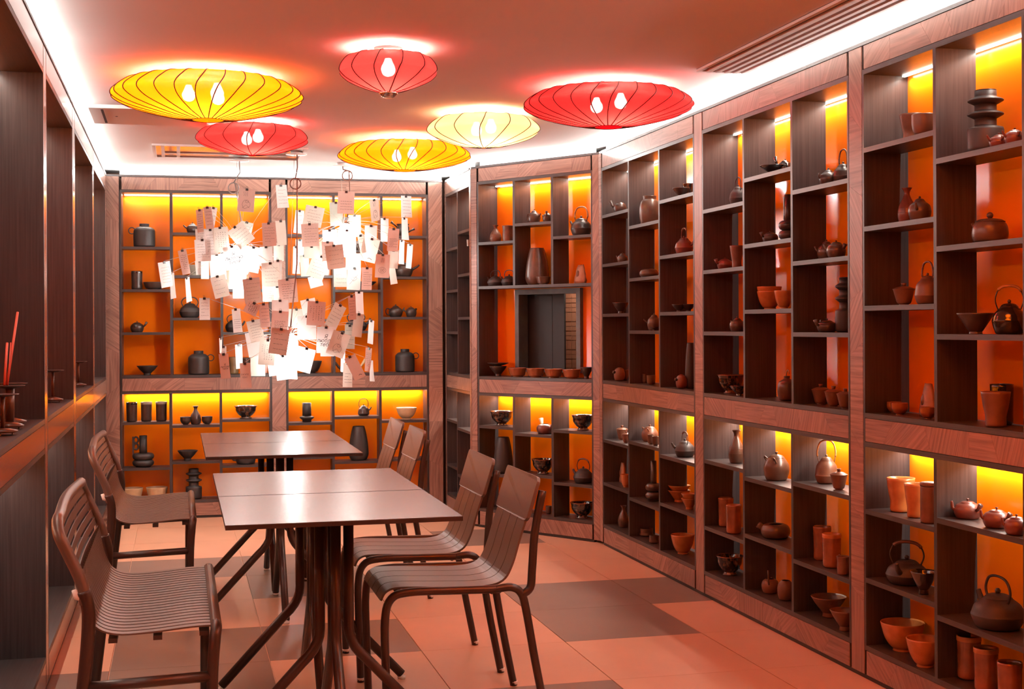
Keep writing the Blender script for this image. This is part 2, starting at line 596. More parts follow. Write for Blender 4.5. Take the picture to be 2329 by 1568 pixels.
def cabinet(name, label, bay, upper=None, lower=None, post=0.0, seed=0, left=False, window=None, plain=False):
    """upper / lower: (divider pixel pairs, [[(x, y) shelf pixels ...] per column])."""
    W = bay.W
    cab = empty(name, bay.p0, bay.rz)
    tag(cab, label, 'cabinet', 'display cabinets around the room')
    ven = 'left_veneer' if left else 'veneer'
    # carcass
    for x in (-0.012, W):
        MB().box(x, x + 0.012, 0, DEP, Z_P1, Z_TB).build('side_panel', 'dark_wood', cab)
    MB().box(0, W, 0, DEP, Z_TB - BD, Z_TB).build('top_board', 'dark_board', cab)
    MB().box(0, W, 0, DEP, Z_M1, Z_MT).build('middle_board', 'dark_board', cab)
    MB().box(0, W, 0, DEP, Z_M2 - BD, Z_M2).build('lower_top_board', 'dark_board', cab)
    MB().box(0, W, 0, DEP, Z_P1, Z_P1 + BD).build('bottom_board', 'dark_board', cab)
    if window:
        x0, x1, z0, z1 = window[:4]
        MB().box(0, W, DEP, DEP + 0.01, z1, Z_TB).build('back_panel', 'lacquer', cab)
        MB().box(0, x0, DEP, DEP + 0.01, z0, z1).build('back_panel', 'lacquer', cab)
        MB().box(x1, W, DEP, DEP + 0.01, z0, z1).build('back_panel', 'lacquer', cab)
        MB().box(0, W, DEP, DEP + 0.01, Z_MT, z0).build('back_panel', 'lacquer', cab)
    else:
        MB().box(0, W, DEP, DEP + 0.01, Z_MT, Z_TB).build('back_panel', 'lacquer', cab)
    MB().box(0, W, DEP, DEP + 0.01, Z_P1, Z_M2).build('back_panel', 'lacquer', cab)
    # fronts
    rail(cab, 'top_rail', 0.0, W, Z_TB + 0.001, Z_W, seed + 1, ven)
    rail(cab, 'middle_rail', 0.0, W, Z_M2 + 0.001, Z_M1 - 0.001, seed + 2, ven)
    rail(cab, 'plinth', 0.0, W, Z_P2, Z_P1 - 0.001, seed + 3, ven)
    MB().box(-0.012, W + 0.012 + post, -0.003, DEP, Z_W + 0.001, Z_TOP).build('cap_board', 'dark_board', cab)
    MB().box(-0.012, W + 0.012 + post, 0.004, 0.03, 0.0, Z_P2 - 0.001).build('kick_board', 'black_gap', cab)
    if post:
        po = MB().box(W + 0.012, W + 0.012 + post, 0.0042, 0.05, Z_P2, Z_W).build('post', 'black_gap', cab)
        if left:
            MB().box(W + 0.016, W + 0.008 + post, 0, 0.0042, Z_P2, Z_W).build('veneer_piece', ven, po)
        else:
            veneer(po, W + 0.0155, W + 0.0085 + post, Z_P2, Z_W, seed=seed + 4, vertical=True)
    # dividers and shelves
    for part, zb, zt in ((upper, Z_MT, Z_TB - BD), (lower, Z_P1 + BD, Z_M2 - BD)):
        if part is None:
            continue
        divs, cols = part
        ymid = 600 if zb > 0.5 else 1050
        ts = [sum(bay.hit(x, ymid)[0] for x in d) / 2 for d in divs]
        zdiv = zb
        if window and zb > 0.5:
            zdiv = window[4]
        for t in ts:
            MB().box(t - BD / 2, t + BD / 2, 0, SDEP, zdiv, zt).build('divider', 'dark_wood', cab)
        edges = [0.0] + ts + [W]
        zl = []
        for c, sh in enumerate(cols):
            a = edges[c] + (BD / 2 if c else 0)
            b = edges[c + 1] - (BD / 2 if c + 1 < len(edges) - 1 else 0)
            zs = []
            for px in sh:
                pts = px if isinstance(px, list) else [px]
                z = sum(bay.hit(*p)[1] for p in pts) / len(pts)
                zs.append(z)
                MB().box(a, b, 0, SDEP, z - BD, z).build('shelf', 'dark_board', cab)
            zl.append(sorted(zs, reverse=True) + [zdiv])
        bay.shelves['upper' if zb > 0.5 else 'lower'] = (edges, zl)
        if window and zb > 0.5:
            MB().box(0, W, 0, SDEP, zdiv - BD, zdiv).build('shelf', 'dark_board', cab)
    # light strips
    k = 0.6 if left else 1.0
    strip_light(cab, 0.01, W - 0.01, 0.158, Z_TB - BD - 0.005, P_NICHE * k, NICHE_COL, 2.7)
    strip_light(cab, 0.01, W - 0.01, 0.158, Z_M2 - BD - 0.005, P_NICHE * k, NICHE_COL, 2.7)
    ck = 0.30 if left else 1.0
    cw = W + 0.024 + post
    MB().box(-0.012, W + 0.012 + post, 0.030, 0.040, Z_TOP + 0.0005, Z_C - 0.002).build('cove_glow_board', 'cove_white', cab)  # added glowing board that whitens the dark gap above the cap
    area('cove_strip_light', (W / 2 + post / 2, 0.024, Z_TOP + 0.010), (math.radians(-125), 0, 0), cw + 0.03, 0.010, P_COVE * ck * cw, (1.0, 0.97, 0.93), PI, cab)
    return cab


def lerp_corr(x):
    return -7.5 + (x - 277) / (970 - 277) * 8.5


BAYS = {}
# back wall
BAYS['BK1'] = Bay((-0.364, 9.399), (0.615, 9.374), lerp_corr)
BAYS['BK2'] = Bay((0.741, 9.371), (1.708, 9.346), lerp_corr)
BAYS['B0'] = Bay((1.847, 9.318), (1.851, 8.569))
BAYS['B'] = Bay((1.887, 8.452), (2.405, 7.680))
BAYS['C1'] = Bay((XR, 7.557), (XR, 6.120))
BAYS['C2'] = Bay((XR, 5.991), (XR, 4.571))
BAYS['D'] = Bay((XR, 4.445), (XR, 3.015))
BAYS['E'] = Bay((XR, 2.885), (XR, 1.455))
BAYS['A0'] = Bay((XL, 2.27), (XL, 3.56))
BAYS['A1'] = Bay((XL, 3.69), (XL, 5.05))
BAYS['A2'] = Bay((XL, 5.165), (XL, 6.42))
BAYS['A3'] = Bay((XL, 6.565), (XL, 7.90))
BAYS['A4'] = Bay((XL, 8.015), (XL, 9.255))

cabinet('display_cabinet', 'dark shelved cabinet with orange back on end wall, beside the left corner', BAYS['BK1'],
        ([(386, 393), (500.5, 508)], [[(332, 568), (332, 665), (332, 763)], [(440, 534.7), (440, 632), (440, 728.3)], [(560, 566), (560, 662), (560, 759.6)]]),
        ([(386, 391.5), (499.5, 506.5)], [[(332, 967.3), (332, 1071.4)], [(440, 972.7), (440, 1055)], [(560, 957.6), (560, 1061.7)]]),
        post=0.102, seed=10)
cabinet('display_cabinet', 'dark shelved cabinet with orange back on end wall, right of the wooden post', BAYS['BK2'],
        ([(756, 762.6), (865.6, 870.4)], [[(705, 535.3), (705, 628.7), (705, 728)], [(815, 570), (815, 660), (815, 753.7)], [(920, 536), (920, 628.7), (920, 720.6)]]),
        ([(755.8, 761.7), (863, 869)], [[(705, 963.8), (705, 1041.7)], [(815, 948.5), (815, 1050)], [(920, 955.6), (920, 1043)]]),
        post=0.105, seed=20)
cabinet('display_cabinet', 'narrow two-column side cabinet seen edge-on between end wall and angled cabinet', BAYS['B0'],
        ([(1039.5, 1041.8)], [[[(1015, 568.8), (1039, 559.5)], [(1015, 663), (1039, 656.6)], [(1015, 756.8), (1039, 752)]],
                              [[(1042, 529), (1067, 518.4)], [(1042, 625.8), (1067, 619.5)], [(1042, 723), (1067, 719.6)]]]),
        ([(1039.5, 1041)], [[[(1015, 952), (1039, 958.6)], [(1015, 1051.7), (1039, 1065.7)]], [[(1041, 972.6), (1067, 981.5)], (1054, 1085)]]),
        seed=30)
bB = BAYS['B']
wx0, wz1 = bB.hit(1176, 659, 0.17)
wx1, wz0 = bB.hit(1324, 838, 0.17)
wz0 = Z_MT + 0.03
zfull = sum(bB.hit(*p)[1] for p in ((1089, 653), (1344, 642.4))) / 2
cabinet('display_cabinet', 'angled cabinet with framed serving window above a row of bowls', bB,
        ([(1166.4, 1171.4), (1253, 1258.6)], [[[(1089, 552), (1165, 546.6)]], [[(1172, 509), (1252, 502.5)]], [[(1259, 539), (1344, 531.6)]]]),
        ([(1167, 1171.4), (1254.5, 1259.4)], [[[(1089, 967.5), (1166, 972.6)], (1140, 1080)], [[(1172, 985.4), (1254, 990.5)], (1238, 1082)],
                                              [[(1260, 977.7), (1345, 982.8)], [(1260, 1097.6), (1345, 1104)]]]),
        seed=40, window=(wx0, wx1, wz0, wz1, zfull))
cabinet('display_cabinet', 'long side-wall cabinet right next to the angled window cabinet, farthest of the long ones', BAYS['C1'],
        ([(1428.4, 1431.4), (1497.5, 1501)], [[[(1370, 489), (1428, 476)], [(1370, 601), (1428, 593.7)], [(1370, 714.5), (1428, 712.4)]],
                                              [[(1431, 513.7), (1497, 501)], [(1431, 633.7), (1497, 626.5)], (1464, 752.4)],
                                              [[(1501, 454.7), (1576, 438)], [(1501, 582), (1576, 571.8)], [(1501, 710), (1576, 708.6)]]]),
        ([(1428.6, 1431.8), (1497.8, 1501.3)], [[[(1372, 999.4), (1428, 1013.8)], [(1372, 1098), (1428, 1116)]],
                                                [[(1432, 1004), (1498, 1018.6)], [(1432, 1133.4), (1498, 1154)]],
                                                [[(1502, 1034.5), (1577, 1053.6)], [(1502, 1144.5), (1577, 1168.4)]]]),
        post=0.106, seed=50)
cabinet('display_cabinet', 'middle long side-wall cabinet between the two full wooden posts on the right', BAYS['C2'],
        ([(1689.4, 1693.5), (1798, 1804)], [[[(1600, 477), (1689, 458.6)], [(1600, 614.5), (1688, 607)], [(1600, 755), (1688, 754.7)]],
                                            [[(1693.5, 405), (1798, 380)], [(1693.5, 555.8), (1797, 542)], [(1693.5, 704.5), (1797, 702.5)]],
                                            [[(1804, 431.6), (1928.6, 406.7)], [(1804, 594), (1927.5, 582.8)], [(1804, 756), (1927.5, 757)]]]),
        ([(1689, 1693.6), (1798.7, 1804)], [[[(1600, 1043), (1689, 1069)], [(1600, 1195), (1689, 1229.5)]],
                                            [[(1694, 1084), (1798, 1112.5)], [(1694, 1214), (1798.8, 1251.8)]],
                                            [[(1804, 1095), (1927.7, 1127.6)], [(1804, 1272), (1930, 1317.6)]]]),
        post=0.102, seed=60)
cabinet('display_cabinet', 'nearest long side-wall cabinet, cut off by the right picture edge', BAYS['D'],
        ([(2123, 2130.6), (2326, 2334)], [[[(1967, 335.7), (2123, 296)], [(1966, 514.8), (2122, 494)], [(1966, 695.5), (2122, 692)]],
                                          [[(2130, 360), (2325, 318.8)], [(2130, 560), (2324, 541)], [(2130, 760.4), (2324, 762)]],
                                          [(2340, 270), (2340, 500), (2340, 700)]]),
        ([(2123, 2130.6), (2326, 2334)], [[[(1967, 1157), (2123.9, 1200)], [(1967, 1313.7), (2124, 1370.6)]],
                                          [[(2131, 1178), (2327, 1227)], [(2133, 1399), (2329, 1474.6)]], [(2340, 1200), (2340, 1420)]]),
        post=0.106, seed=70)
cabinet('display_cabinet', 'empty long side-wall cabinet beside the camera on the right', BAYS['E'], post=0.106, seed=80)
for k, (key, lab, pw) in enumerate((('A0', 'tall open cabinet beside the camera on the left wall', 0.106),
                                    ('A1', 'nearest tall left-wall cabinet, holding the incense stands', 0.091),
                                    ('A2', 'second tall left-wall cabinet from the camera, behind the near bench', 0.121),
                                    ('A3', 'third tall left-wall cabinet from the camera, behind the far bench', 0.091),
                                    ('A4', 'farthest narrow-looking left-wall cabinet, next to the end wall', 0.10))):
    cabinet('display_cabinet', lab, BAYS[key], post=pw, seed=100 + 10 * k, left=True)


# corner posts: prisms faced with veneer
def corner_post(label, poly, faces, seed):
    o = empty('corner_post', (*poly[0], 0))
    tag(o, label, 'post')
    x0, y0 = poly[0]
    MB().prism([(x - x0, y - y0) for x, y in poly], Z_P2, Z_W).build('core', 'black_gap', o)
    MB().prism([(x - x0, y - y0) for x, y in poly], Z_W + 0.001, Z_TOP).build('cap_board', 'dark_board', o)
    for i, (a, b) in enumerate(faces):
        a, b = Vector((*a, 0)), Vector((*b, 0))
        f = empty('face', (a.x - x0, a.y - y0, 0), math.atan2((b - a).y, (b - a).x))
        f.parent = o
        veneer(f, 0.002, (b - a).length - 0.002, Z_P2, Z_W, y0=-0.004, vertical=True, seed=seed + i)


corner_post('slim wooden corner post between narrow side cabinet and angled cabinet',
            [(1.853, 8.556), (1.853, 8.512), (1.882, 8.468), (1.98, 8.53), (1.98, 8.556)],
            [((1.853, 8.556), (1.853, 8.512)), ((1.853, 8.512), (1.882, 8.468))], 300)
corner_post('wooden corner post between angled cabinet and the long right-hand cabinets',
            [(2.412, 7.670), (2.440, 7.625), (2.440, 7.572), (2.60, 7.572), (2.60, 7.76), (2.47, 7.71)],
            [((2.412, 7.670), (2.440, 7.625)), ((2.440, 7.625), (2.440, 7.572))], 310)
corner_post('wooden post in the left corner of the end wall',
            [(-0.478, 9.397), (-0.378, 9.397), (-0.378, 9.45), (-0.478, 9.45)],
            [((-0.478, 9.397), (-0.378, 9.397))], 320)
corner_post('plain strip post at the right end of the end wall, edge of narrow side cabinet',
            [(1.850, 9.400), (1.850, 9.332), (1.95, 9.332), (1.95, 9.400)],
            [((1.850, 9.400), (1.850, 9.332))], 330)

# serving window in the angled cabinet
win = empty('window_1', bB.p0, bB.rz)
struct(win)
fw = 0.030
wf = MB()
wf.box(wx0 - 0.002, wx0 + fw, DEP - 0.03, DEP + 0.06, wz0, wz1).box(wx1 - fw, wx1 + 0.002, DEP - 0.03, DEP + 0.06, wz0, wz1)
wf.box(wx0 + fw, wx1 - fw, DEP - 0.03, DEP + 0.06, wz1 - 0.034, wz1).box(wx0 + fw, wx1 - fw, DEP - 0.03, DEP + 0.06, wz0, wz0 + 0.012)
wf.build('window_frame', 'window_frame', win)
xs = wx0 + fw + (wx1 - wx0 - 2 * fw) * 0.80
xs -= 0.10
MB().box(wx0 - 0.4, wx0 + fw + (xs - wx0 - fw) * 0.70, DEP + 0.07, DEP + 0.085, wz0 - 0.1, wz1 + 0.05).build('black_panel', 'black_board', win)
MB().box(wx0 + fw + (xs - wx0 - fw) * 0.70 + 0.001, xs + 0.015, DEP + 0.072, DEP + 0.087, wz0 - 0.1, wz1 + 0.05).build('black_panel', 'black_board', win)
tw = MB().box(xs - 0.7, wx1 + 0.5, DEP + 0.40, DEP + 0.42, wz0 - 0.2, wz1 + 0.2).build('terracotta_wall', 'terracotta_wall', win)
for r in range(9):
    z = wz0 - 0.05 + r * 0.062
    tall = r % 3 == 0
    for c in range(6):
        x = xs - 0.40 + c * 0.07
        if tall:
            for h in range(2):
                MB().box(x + h * 0.034 + 0.002, x + h * 0.034 + 0.032, DEP + 0.392, DEP + 0.4, z, z + 0.058).build('relief_tile', 'terracotta_wall', tw)
        else:
            for h in range(2):
                MB().box(x + 0.002, x + 0.066, DEP + 0.392, DEP + 0.4, z + h * 0.03, z + h * 0.03 + 0.027).build('relief_tile', 'terracotta_wall', tw)
area('pantry_light', (wx1 - 0.15, DEP + 0.25, wz1 + 0.12), (0, 0, 0), 0.3, 0.2, 2.2, (1.0, 0.85, 0.7), PI, win)

# ---------------------------------------------------------------- ceiling fittings
zc = Z_C
g0, g1, g2, g3 = (on_z(x, y, zc) for x, y in ((1580, 157), (1705, 162), (1900, 2), (2062, 2)))
gx0, gx1, gy1, gy0 = (g0.x + g2.x) / 2, (g1.x + g3.x) / 2, (g0.y + g1.y) / 2, g2.y - 0.55
gr = empty('air_grille', (gx0, gy0, zc))
tag(gr, 'long white slotted air grille in the ceiling above the right cabinets', 'air grille')
gw, gl = gx1 - gx0, gy1 - gy0
MB().box(0, gw, 0, gl, -0.002, -0.0005).build('slot_backing', 'ac_dark', gr)
fm = MB()
fm.box(0, 0.018, 0, gl, -0.012, -0.002).box(gw - 0.018, gw, 0, gl, -0.012, -0.002).box(0.018, gw - 0.018, gl - 0.018, gl, -0.012, -0.002).box(0.018, gw - 0.018, 0, 0.018, -0.012, -0.002)
fm.build('grille_frame', 'ac_white', gr)
for i in range(5):
    x = 0.022 + i * (gw - 0.044) / 5
    MB().box(x + 0.016, x + (gw - 0.044) / 5 - 0.004, 0.018, gl - 0.018, -0.016, -0.004, Matrix.Identity(4)).build('slat', 'ac_white', gr)

v0, v1 = on_z(200, 236, zc), on_z(213, 273, zc)
vn = empty('air_conditioner_panel', (v0.x, v0.y, zc))
tag(vn, 'flat white cassette panel in the ceiling left of the big yellow lantern', 'air conditioner')
MB().box(0, 0.56, 0, v1.y - v0.y, -0.018, -0.001).build('panel', 'ac_white', vn)
MB().box(0.055, 0.067, 0.04, v1.y - v0.y - 0.04, -0.0195, -0.0185).build('air_slot', 'ac_dark', vn)
MB().lathe([(0, -0.0195), (0.006, -0.0195), (0.006, -0.018), (0, -0.018)], 12, Matrix.Translation((0.12, 0.25, 0))).build('sensor', 'ac_dark', vn)
v2, v3 = on_z(345, 326, zc), on_z(352, 354, zc)
vr = empty('return_air_grille', (v2.x, v2.y, zc))
tag(vr, 'recessed metal return-air vent in the ceiling behind the small red lantern', 'air vent')
gl2 = v3.y - v2.y
fr2 = MB()
fr2.box(0, 0.9, 0, 0.02, -0.012, -0.001).box(0, 0.9, gl2 - 0.02, gl2, -0.012, -0.001).box(0, 0.02, 0.02, gl2 - 0.02, -0.012, -0.001).box(0.88, 0.9, 0.02, gl2 - 0.02, -0.012, -0.001)
fr2.build('vent_frame', 'ac_white', vr)
MB().box(0.02, 0.88, 0.02, gl2 - 0.02, -0.003, -0.001).build('backing', 'chrome', vr)
for x in (0.05, 0.14):
    MB().box(x, x + 0.02, 0.02, gl2 - 0.02, -0.010, -0.003).build('cross_bar', 'ac_white', vr)
MB().box(0.07, 0.88, gl2 * 0.62, gl2 * 0.62 + 0.012, -0.011, -0.003).build('blade', 'ac_white', vr)
# ---------------------------------------------------------------- lanterns
def lantern(label, px, py, wpx, cloth, nrib, zeq, drop, rise, ring, glass=False, power=1.0, pos=None, hot=3):
    if pos is None:
        c = on_z(px, py, zeq)
        R = wpx * depth_of(c) / F_PX / 2
    else:
        c, R = Vector(pos), wpx
    o = empty('ceiling_lantern', (c.x, c.y, Z_C))
    tag(o, label, 'lantern', 'silk lanterns on the ceiling')
    z0 = zeq - Z_C
    pr = prof([(ring * R, z0 - drop * R), (0.45 * R, z0 - 0.80 * drop * R), (0.80 * R, z0 - 0.44 * drop * R), (0.965 * R, z0 - 0.14 * drop * R),
               (R, z0 + 0.02 * R), (0.95 * R, z0 + 0.45 * rise * R), (0.83 * R, z0 + 0.85 * rise * R), (0.66 * R, z0 + rise * R)], 5)
    seg = nrib * 5
    m = MB()
    n = len(pr)

    def rip(a, j):
        t = (a * nrib / (2 * PI)) % 1.0
        k = math.sin(PI * t)
        e = math.sin(PI * j / (n - 1))
        return 1 - 0.030 * e * k * (12.0 / nrib) ** 0.8
    p, f = [], []
    tw = [math.radians(13) * (j / (n - 1)) ** 1.2 for j in range(n)]      # the ribs lean a little
    for k in range(seg):
        a = 2 * PI * k / seg
        for j, (r, z) in enumerate(pr):
            rr = r * rip(a, j)
            p.append((rr * math.cos(a + tw[j]), rr * math.sin(a + tw[j]), z))
    for k in range(seg):
        k2 = (k + 1) % seg
        for j in range(n - 1):
            f.append((k * n + j, k2 * n + j, k2 * n + j + 1, k * n + j + 1))
    m.add(p, f, True).build('shade', cloth, o)
    m = MB()
    m.lathe([(0, z0 - drop * R), (ring * R, z0 - drop * R)], seg)
    m.build('bottom_disc', cloth, o)
    rb = MB().tube([(r * 1.004 * math.cos(t), r * 1.004 * math.sin(t), z) for (r, z), t in zip(pr, tw)], 0.0024, 5).build('rib', 'rib_wire', o)
    for k in range(1, nrib):
        c2 = copy_obj(rb, o)
        c2.rotation_euler = (0, 0, 2 * PI * k / nrib)
    MB().tube([(ring * R * math.cos(a), ring * R * math.sin(a), z0 - drop * R - 0.001) for a in [2 * PI * k / 28 for k in range(28)]], 0.0016, 5, True).build('ring', 'rib_wire', o)
    # fitting inside: ceiling plate, stem, bulbs
    MB().lathe([(0, -0.012), (0.05, -0.012), (0.055, 0.0), (0, 0.0)], 24).build('ceiling_plate', 'ac_white', o)
    for k in range(hot):
        a = 2 * PI * k / hot - 1.1
        rr = 0.0 if hot == 1 else 0.20 * R
        lx, ly = rr * math.cos(a), rr * math.sin(a)
        zb = z0 + 0.01
        MB().lathe(prof([(0, zb - 0.03), (0.02, zb - 0.022), (0.028, zb), (0.018, zb + 0.024), (0.012, zb + 0.04)]), 16, Matrix.Translation((lx, ly, 0))).build('bulb', 'bulb_white', o)
        point('lantern_light', (lx, ly, zb), P_LANTERN * power / hot, (1.0, 0.86, 0.66), 0.032, o)
    if glass:
        MB().lathe(prof([(0, z0 - drop * R - 0.022), (0.02, z0 - drop * R - 0.02), (0.034, z0 - drop * R - 0.008), (0.036, z0 - drop * R - 0.002)]), 24).build('glass_finial', 'chrome', o)
    return o


lantern('largest golden-yellow ribbed lantern near the left wall', 473, 222, 427, 'cloth_yellow', 28, 2.275, 0.24, 0.175, 0.165, power=1.15)
lantern('smallest red lantern with a glass finial, highest in the picture', 883, 163, 226, 'cloth_red', 12, 2.275, 0.42, 0.32, 0.15, glass=True, power=0.5, hot=1)
lantern('big flat red lantern beside the right cabinets and air grille', 1384, 243, 385, 'cloth_red', 26, 2.275, 0.24, 0.175, 0.165, power=1.1, hot=2)
lantern('pale cream lantern between the red one and the yellow one', 1100, 298, 257, 'cloth_cream', 13, 2.275, 0.30, 0.23, 0.06, power=0.8, hot=2)
lantern('medium golden-yellow lantern hanging nearest the end wall', 920, 358, 300, 'cloth_yellow', 26, 2.265, 0.20, 0.19, 0.165, power=0.9, hot=2)
lantern('medium red lantern just below the largest yellow lantern', 574, 319, 253, 'cloth_red', 14, 2.275, 0.27, 0.23, 0.08, power=0.75, hot=2)
# unseen lanterns added to throw orange fill light on the foreground
lantern('added yellow fill lantern, out of view above the camera', 0, 0, 0.40, 'cloth_fill_orange', 28, 2.275, 0.24, 0.175, 0.165, power=1.2, pos=(1.65, 2.85, 2.275))
lantern('added golden fill lantern, out of view behind the camera', 0, 0, 0.40, 'cloth_fill_orange', 26, 2.275, 0.24, 0.175, 0.165, power=1.2, pos=(1.75, 1.7, 2.275))
lantern('added orange fill lantern, out of view beside the camera', 0, 0, 0.40, 'cloth_fill_orange', 26, 2.275, 0.24, 0.175, 0.165, power=1.2, pos=(0.7, 1.4, 2.275))

# ---------------------------------------------------------------- note chandeliers
LAMPS = {}


def chandelier(key, label, rose, hub_px, loop_px, cord):
    r = on_z(rose[0], rose[1], Z_C)
    o = empty('note_chandelier', (r.x, r.y, Z_C))
    tag(o, label, 'chandelier', 'chandeliers of clipped paper notes')
    d = depth_of(r)
    h = at_depth(hub_px[0], hub_px[1], d)
    hub = Vector((h.x - r.x, h.y - r.y, h.z - Z_C))
    LAMPS[key] = (o, d, hub)
    MB().lathe([(0, -0.001), (0.035, -0.001), (0.035, -0.016), (0, -0.016)], 24).build('ceiling_rose', 'ac_white', o)
    MB().lathe([(0, -0.022), (0.062, -0.022), (0.064, -0.019), (0, -0.017)], 28).build('rose_disc', 'ac_white', o)
    lp = at_depth(*loop_px, d)
    lv = Vector((lp.x - r.x, lp.y - r.y, lp.z - Z_C))
    side = Vector((math.cos(TH), -math.sin(TH), 0))
    cr = 0.033
    pts = [(0.004, 0, -0.02), (0.006, 0, lv.z * 0.5)]
    ring = [lv + side * (cr * math.sin(a)) + Vector((0, 0, cr * math.cos(a))) for a in [2 * PI * k / 20 for k in range(22)]]
    mid = (Vector(ring[-1]) + hub) * 0.5 + side * 0.02
    MB().tube([Vector(q) for q in pts] + ring + [mid, hub + Vector((0, 0, 0.10))], 0.0042, 6).build('cord', cord, o)
    MB().tube([(-0.012, 0, -0.02), hub + Vector((-0.012, 0, 0.10))], 0.0012, 5).build('suspension_wire', 'wire_metal', o)
    MB().lathe([(0, hub.z + 0.13), (0.022, hub.z + 0.13), (0.026, hub.z + 0.075), (0, hub.z + 0.075)], 20, Matrix.Translation((hub.x, hub.y, 0))).build('lamp_holder', 'chrome', o)
    MB().lathe(prof([(0, hub.z - 0.10), (0.036, hub.z - 0.095), (0.046, hub.z - 0.07), (0.046, hub.z + 0.05), (0.03, hub.z + 0.074), (0, hub.z + 0.075)]), 24,
               Matrix.Translation((hub.x, hub.y, 0))).build('frosted_bulb', 'tube_white', o)
    for dz in (0.085, -0.125):
        point('note_chandelier_light', hub + Vector((0, 0, dz)), P_NOTES * 0.5, (1.0, 0.97, 0.92), 0.04, o)
    return o


chandelier('L1', 'leftmost chandelier of white and pink-tinted paper notes in front of the end wall', (543, 359), (548, 590), (531, 428), 'cord_grey')
chandelier('L2', 'lowest, middle chandelier of paper notes hanging on a long looped brown cord', (674, 344), (660, 792), (672, 418), 'cord_brown')
chandelier('L3', 'rightmost chandelier of paper notes below the medium yellow lantern', (778, 371), (787, 540), (790, 400), 'cord_brown')


def text_mesh(body, size, space=0.75):
    cu = bpy.data.curves.new('writing', 'FONT')
    cu.body = body
    cu.size = size
    cu.space_line = space
    cu.align_x = 'CENTER'
    cu.align_y = 'CENTER'
    cu.shear = 0.25
    cu.resolution_u = 2
    t = bpy.data.objects.new('writing', cu)
    C.objects.link(t)
    bpy.context.view_layer.update()
    dg = bpy.context.evaluated_depsgraph_get()
    me = bpy.data.meshes.new_from_object(t.evaluated_get(dg))
    bpy.data.objects.remove(t)
    me.materials.clear()
    me.materials.append(MATS['ink'])
    return me


TXT = {'love': text_mesh('Я\nлюблю\nтебя', 0.036), 'agapo': text_mesh("Σ'ΑΓΑΠΩ\n\nΠΟΛΥ", 0.021)}


def scribble(rr, w, h, kind):
    """Loose pen strokes: rows of writing, columns of characters or a sketch."""
    m = MB()
    zt, zb = -0.22 * h, -0.80 * h

    def stroke(pts, r=0.0007):
        p, f = [], []
        for i, (x, z) in enumerate(pts):
            x2, z2 = pts[min(i + 1, len(pts) - 1)]
            x1, z1 = pts[max(i - 1, 0)]
            l = math.hypot(x2 - x1, z2 - z1) or 1
            nx, nz = -(z2 - z1) / l * r, (x2 - x1) / l * r
            p += [(x + nx, -0.0016, z + nz), (x - nx, -0.0016, z - nz)]
        for i in range(len(pts) - 1):
            f.append((2 * i, 2 * i + 1, 2 * i + 3, 2 * i + 2))
        m.add(p, f)
    if kind in ('hand', 'type'):
        rows = rr.randint(4, 6) if kind == 'hand' else rr.randint(4, 7)
        top = zt if kind == 'hand' else rr.choice((zt, -0.45 * h))
        for r in range(rows):
            z = top + (zb - top) * r / max(rows - 1, 1)
            x, xe = -0.34 * w + rr.uniform(0, 0.05) * w, (0.34 * w if rr.random() < 0.7 else rr.uniform(0.0, 0.3) * w)
            while x < xe:
                l = rr.uniform(0.07, 0.16) * w
                a = 0.0028 if kind == 'hand' else 0.0012
                stroke([(x + l * i / 5, z + rr.uniform(-a, a)) for i in range(6)], 0.0006 if kind == 'hand' else 0.0009)
                x += l + 0.03 * w
    elif kind == 'glyph':
        for cidx in range(5):
            x = -0.30 * w + cidx * 0.15 * w
            for r in range(8 if cidx else 4):
                z = zt + (zb - zt) * r / 7.5
                for _ in range(3):
                    stroke([(x + rr.uniform(-0.004, 0.004), z + rr.uniform(-0.004, 0.004)) for _ in range(2)], 0.0006)
    elif kind == 'heart':
        pts = [(0.22 * w * math.sin(t) ** 3, -0.5 * h + 0.013 * w / 0.09 * (13 * math.cos(t) - 5 * math.cos(2 * t) - 2 * math.cos(3 * t) - math.cos(4 * t)) / 13) for t in [2 * PI * k / 22 for k in range(23)]]
        stroke(pts)
        stroke([(-0.3 * w, -0.75 * h), (0.3 * w, -0.3 * h)])
    elif kind == 'sketch':
        for cidx in range(3):
            stroke([(-0.15 * w + 0.1 * w * cidx + rr.uniform(-0.003, 0.003), -0.12 * h - 0.05 * h * i) for i in range(5)], 0.0006)
        stroke([(0.24 * w * math.cos(a) + 0.02 * w, -0.68 * h + 0.17 * h * math.sin(a) * (1.0 + 0.2 * math.cos(3 * a))) for a in [2 * PI * k / 18 for k in range(19)]])
        stroke([(0.10 * w * math.cos(a) + 0.06 * w, -0.55 * h + 0.06 * h * math.sin(a)) for a in [2 * PI * k / 12 for k in range(13)]])
        stroke([(-0.2 * w, -0.85 * h), (0.0, -0.70 * h), (0.22 * w, -0.82 * h)])
    elif kind == 'swirl':
        stroke([(0.27 * w * math.cos(a), -0.68 * h + 0.20 * w * math.sin(a)) for a in [2 * PI * k / 20 for k in range(21)]])
        stroke([(0.13 * w * math.cos(a), -0.68 * h + 0.10 * w * math.sin(2 * a)) for a in [2 * PI * k / 20 for k in range(21)]])
        for i in range(4):
            stroke([(-0.1 * w + 0.07 * w * i, -0.15 * h), (-0.12 * w + 0.07 * w * i, -0.35 * h)])
    elif kind == 'dash':
        stroke([(0.0, -0.86 * h), (0.12 * w, -0.83 * h), (0.28 * w, -0.88 * h)], 0.0016)
    return m


clip_me = None
